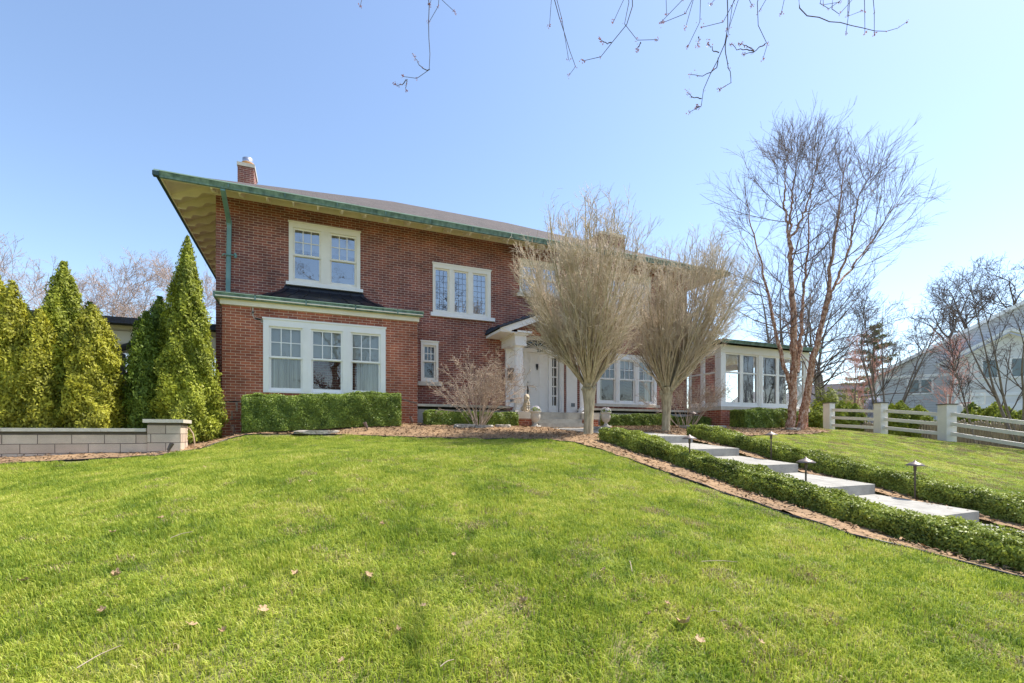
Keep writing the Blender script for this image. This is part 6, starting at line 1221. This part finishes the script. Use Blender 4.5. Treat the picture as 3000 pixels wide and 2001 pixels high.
X, Y, nx, ny = grid_xy(x0, x1, y0, y1, s_); X = (X + rng.uniform(-.12, .12, X.shape)).ravel(); Y = (Y + rng.uniform(-.12, .12, Y.shape)).ravel()
dX, dY = X - wx, Y - wy; rr_ = .9191 * dX - .3939 * dY; dd = .3939 * dX + .9191 * dY
keep = (dd > -2) & (np.abs(rr_) < dd * 1.15 + 7) & ~inpoly(X, Y, BED1) & ~((Y > -1.45) & (X < 21.5)) & ~((X > 8.2) & (X < 10.9) & (Y < -5.4)) & ~((X > 21.5) & (Y > 1))
# keep patch centres clear of the bed edge
for ox, oy in ((.1, 0), (-.1, 0), (0, .1), (0, -.1)): keep &= ~inpoly(X + ox, Y + oy, BED1)
X, Y, dd = X[keep], Y[keep], dd[keep]
def vnoise(x, y, s, seed):
    r_ = np.random.default_rng(seed); v = 0
    for k in range(6): a_ = r_.uniform(0, 2 * PI); f_ = s * r_.uniform(.6, 1.7); v = v + np.sin((x * math.cos(a_) + y * math.sin(a_)) * f_ + r_.uniform(0, 6))
    return v / 6
bare = vnoise(X, Y, 5.5, 1) + .5 * vnoise(X, Y, 14, 2) + .045 * (X - 3) - .012 * (Y + 8)
thin = bare > .55
scale = np.where(thin, .55, 1.0) * (1 + .55 * vnoise(X, Y, 7, 3)) * rng.uniform(.8, 1.2, len(X)) * np.where(X > 11, .75, 1)
n_t = 5200; q_ = rng.integers(0, len(X), n_t); q_ = q_[(rng.uniform(0, 1, n_t) < .28 + .07 * np.clip(X[q_] - 1, 0, 8) + .5 * (bare[q_] > .4))]
thk = np.r_[np.zeros(len(X), bool), np.ones(len(q_), bool)]; X = np.r_[X, X[q_] + rng.uniform(-.12, .12, len(q_))]; Y = np.r_[Y, Y[q_] + rng.uniform(-.12, .12, len(q_))]; scale = np.r_[scale, rng.uniform(1.2, 2.0, len(q_))]
Z = H(X, Y) - .005; e_ = .15; gx = (H(X + e_, Y) - H(X - e_, Y)) / (2 * e_); gy = (H(X, Y + e_) - H(X, Y - e_)) / (2 * e_)
yaw = rng.uniform(0, 2 * PI, len(X)); rot = np.empty((len(X), 3))
for i in range(len(X)):
    q = Vector((0, 0, 1)).rotation_difference(Vector((-gx[i], -gy[i], 1)).normalized()) @ Matrix.Rotation(yaw[i], 3, 'Z').to_quaternion(); rot[i] = q.to_euler()
me = bpy.data.meshes.new('grass'); me.vertices.add(len(X)); me.vertices.foreach_set('co', np.stack([X, Y, Z], -1).astype(np.float32).ravel())
at_ = me.attributes.new('rot', 'FLOAT_VECTOR', 'POINT'); at_.data.foreach_set('vector', rot.astype(np.float32).ravel()); at_ = me.attributes.new('sc', 'FLOAT_VECTOR', 'POINT'); at_.data.foreach_set('vector', np.stack([np.ones(len(X)), np.ones(len(X)), scale], -1).astype(np.float32).ravel()); at_ = me.attributes.new('idx', 'INT', 'POINT'); at_.data.foreach_set('value', np.where(thk, 4, rng.integers(0, 4, len(X))).astype(np.int32))
go_ = bpy.data.objects.new('grass', me); C.objects.link(go_); tag(go_, 'bright green spring lawn with thin straw coloured patches', 'grass', None, 'stuff'); me.materials.append(gm)
ng = bpy.data.node_groups.new('grass', 'GeometryNodeTree'); ng.interface.new_socket('Geometry', in_out='INPUT', socket_type='NodeSocketGeometry'); ng.interface.new_socket('Geometry', in_out='OUTPUT', socket_type='NodeSocketGeometry')
gi = ng.nodes.new('NodeGroupInput'); gout = ng.nodes.new('NodeGroupOutput'); ip = ng.nodes.new('GeometryNodeInstanceOnPoints'); ci = ng.nodes.new('GeometryNodeCollectionInfo'); ci.inputs[0].default_value = pc; ci.inputs[1].default_value = True; ci.inputs[2].default_value = True; ip.inputs['Pick Instance'].default_value = True
def na(nm, ty): n_ = ng.nodes.new('GeometryNodeInputNamedAttribute'); n_.data_type = ty; n_.inputs[0].default_value = nm; return n_
ng.links.new(gi.outputs[0], ip.inputs['Points']); ng.links.new(ci.outputs[0], ip.inputs['Instance']); ng.links.new(na('idx', 'INT').outputs[0], ip.inputs['Instance Index']); ng.links.new(na('rot', 'FLOAT_VECTOR').outputs[0], ip.inputs['Rotation']); ng.links.new(na('sc', 'FLOAT_VECTOR').outputs[0], ip.inputs['Scale']); ng.links.new(ip.outputs[0], gout.inputs[0])
mod = go_.modifiers.new('grass', 'NODES'); mod.node_group = ng
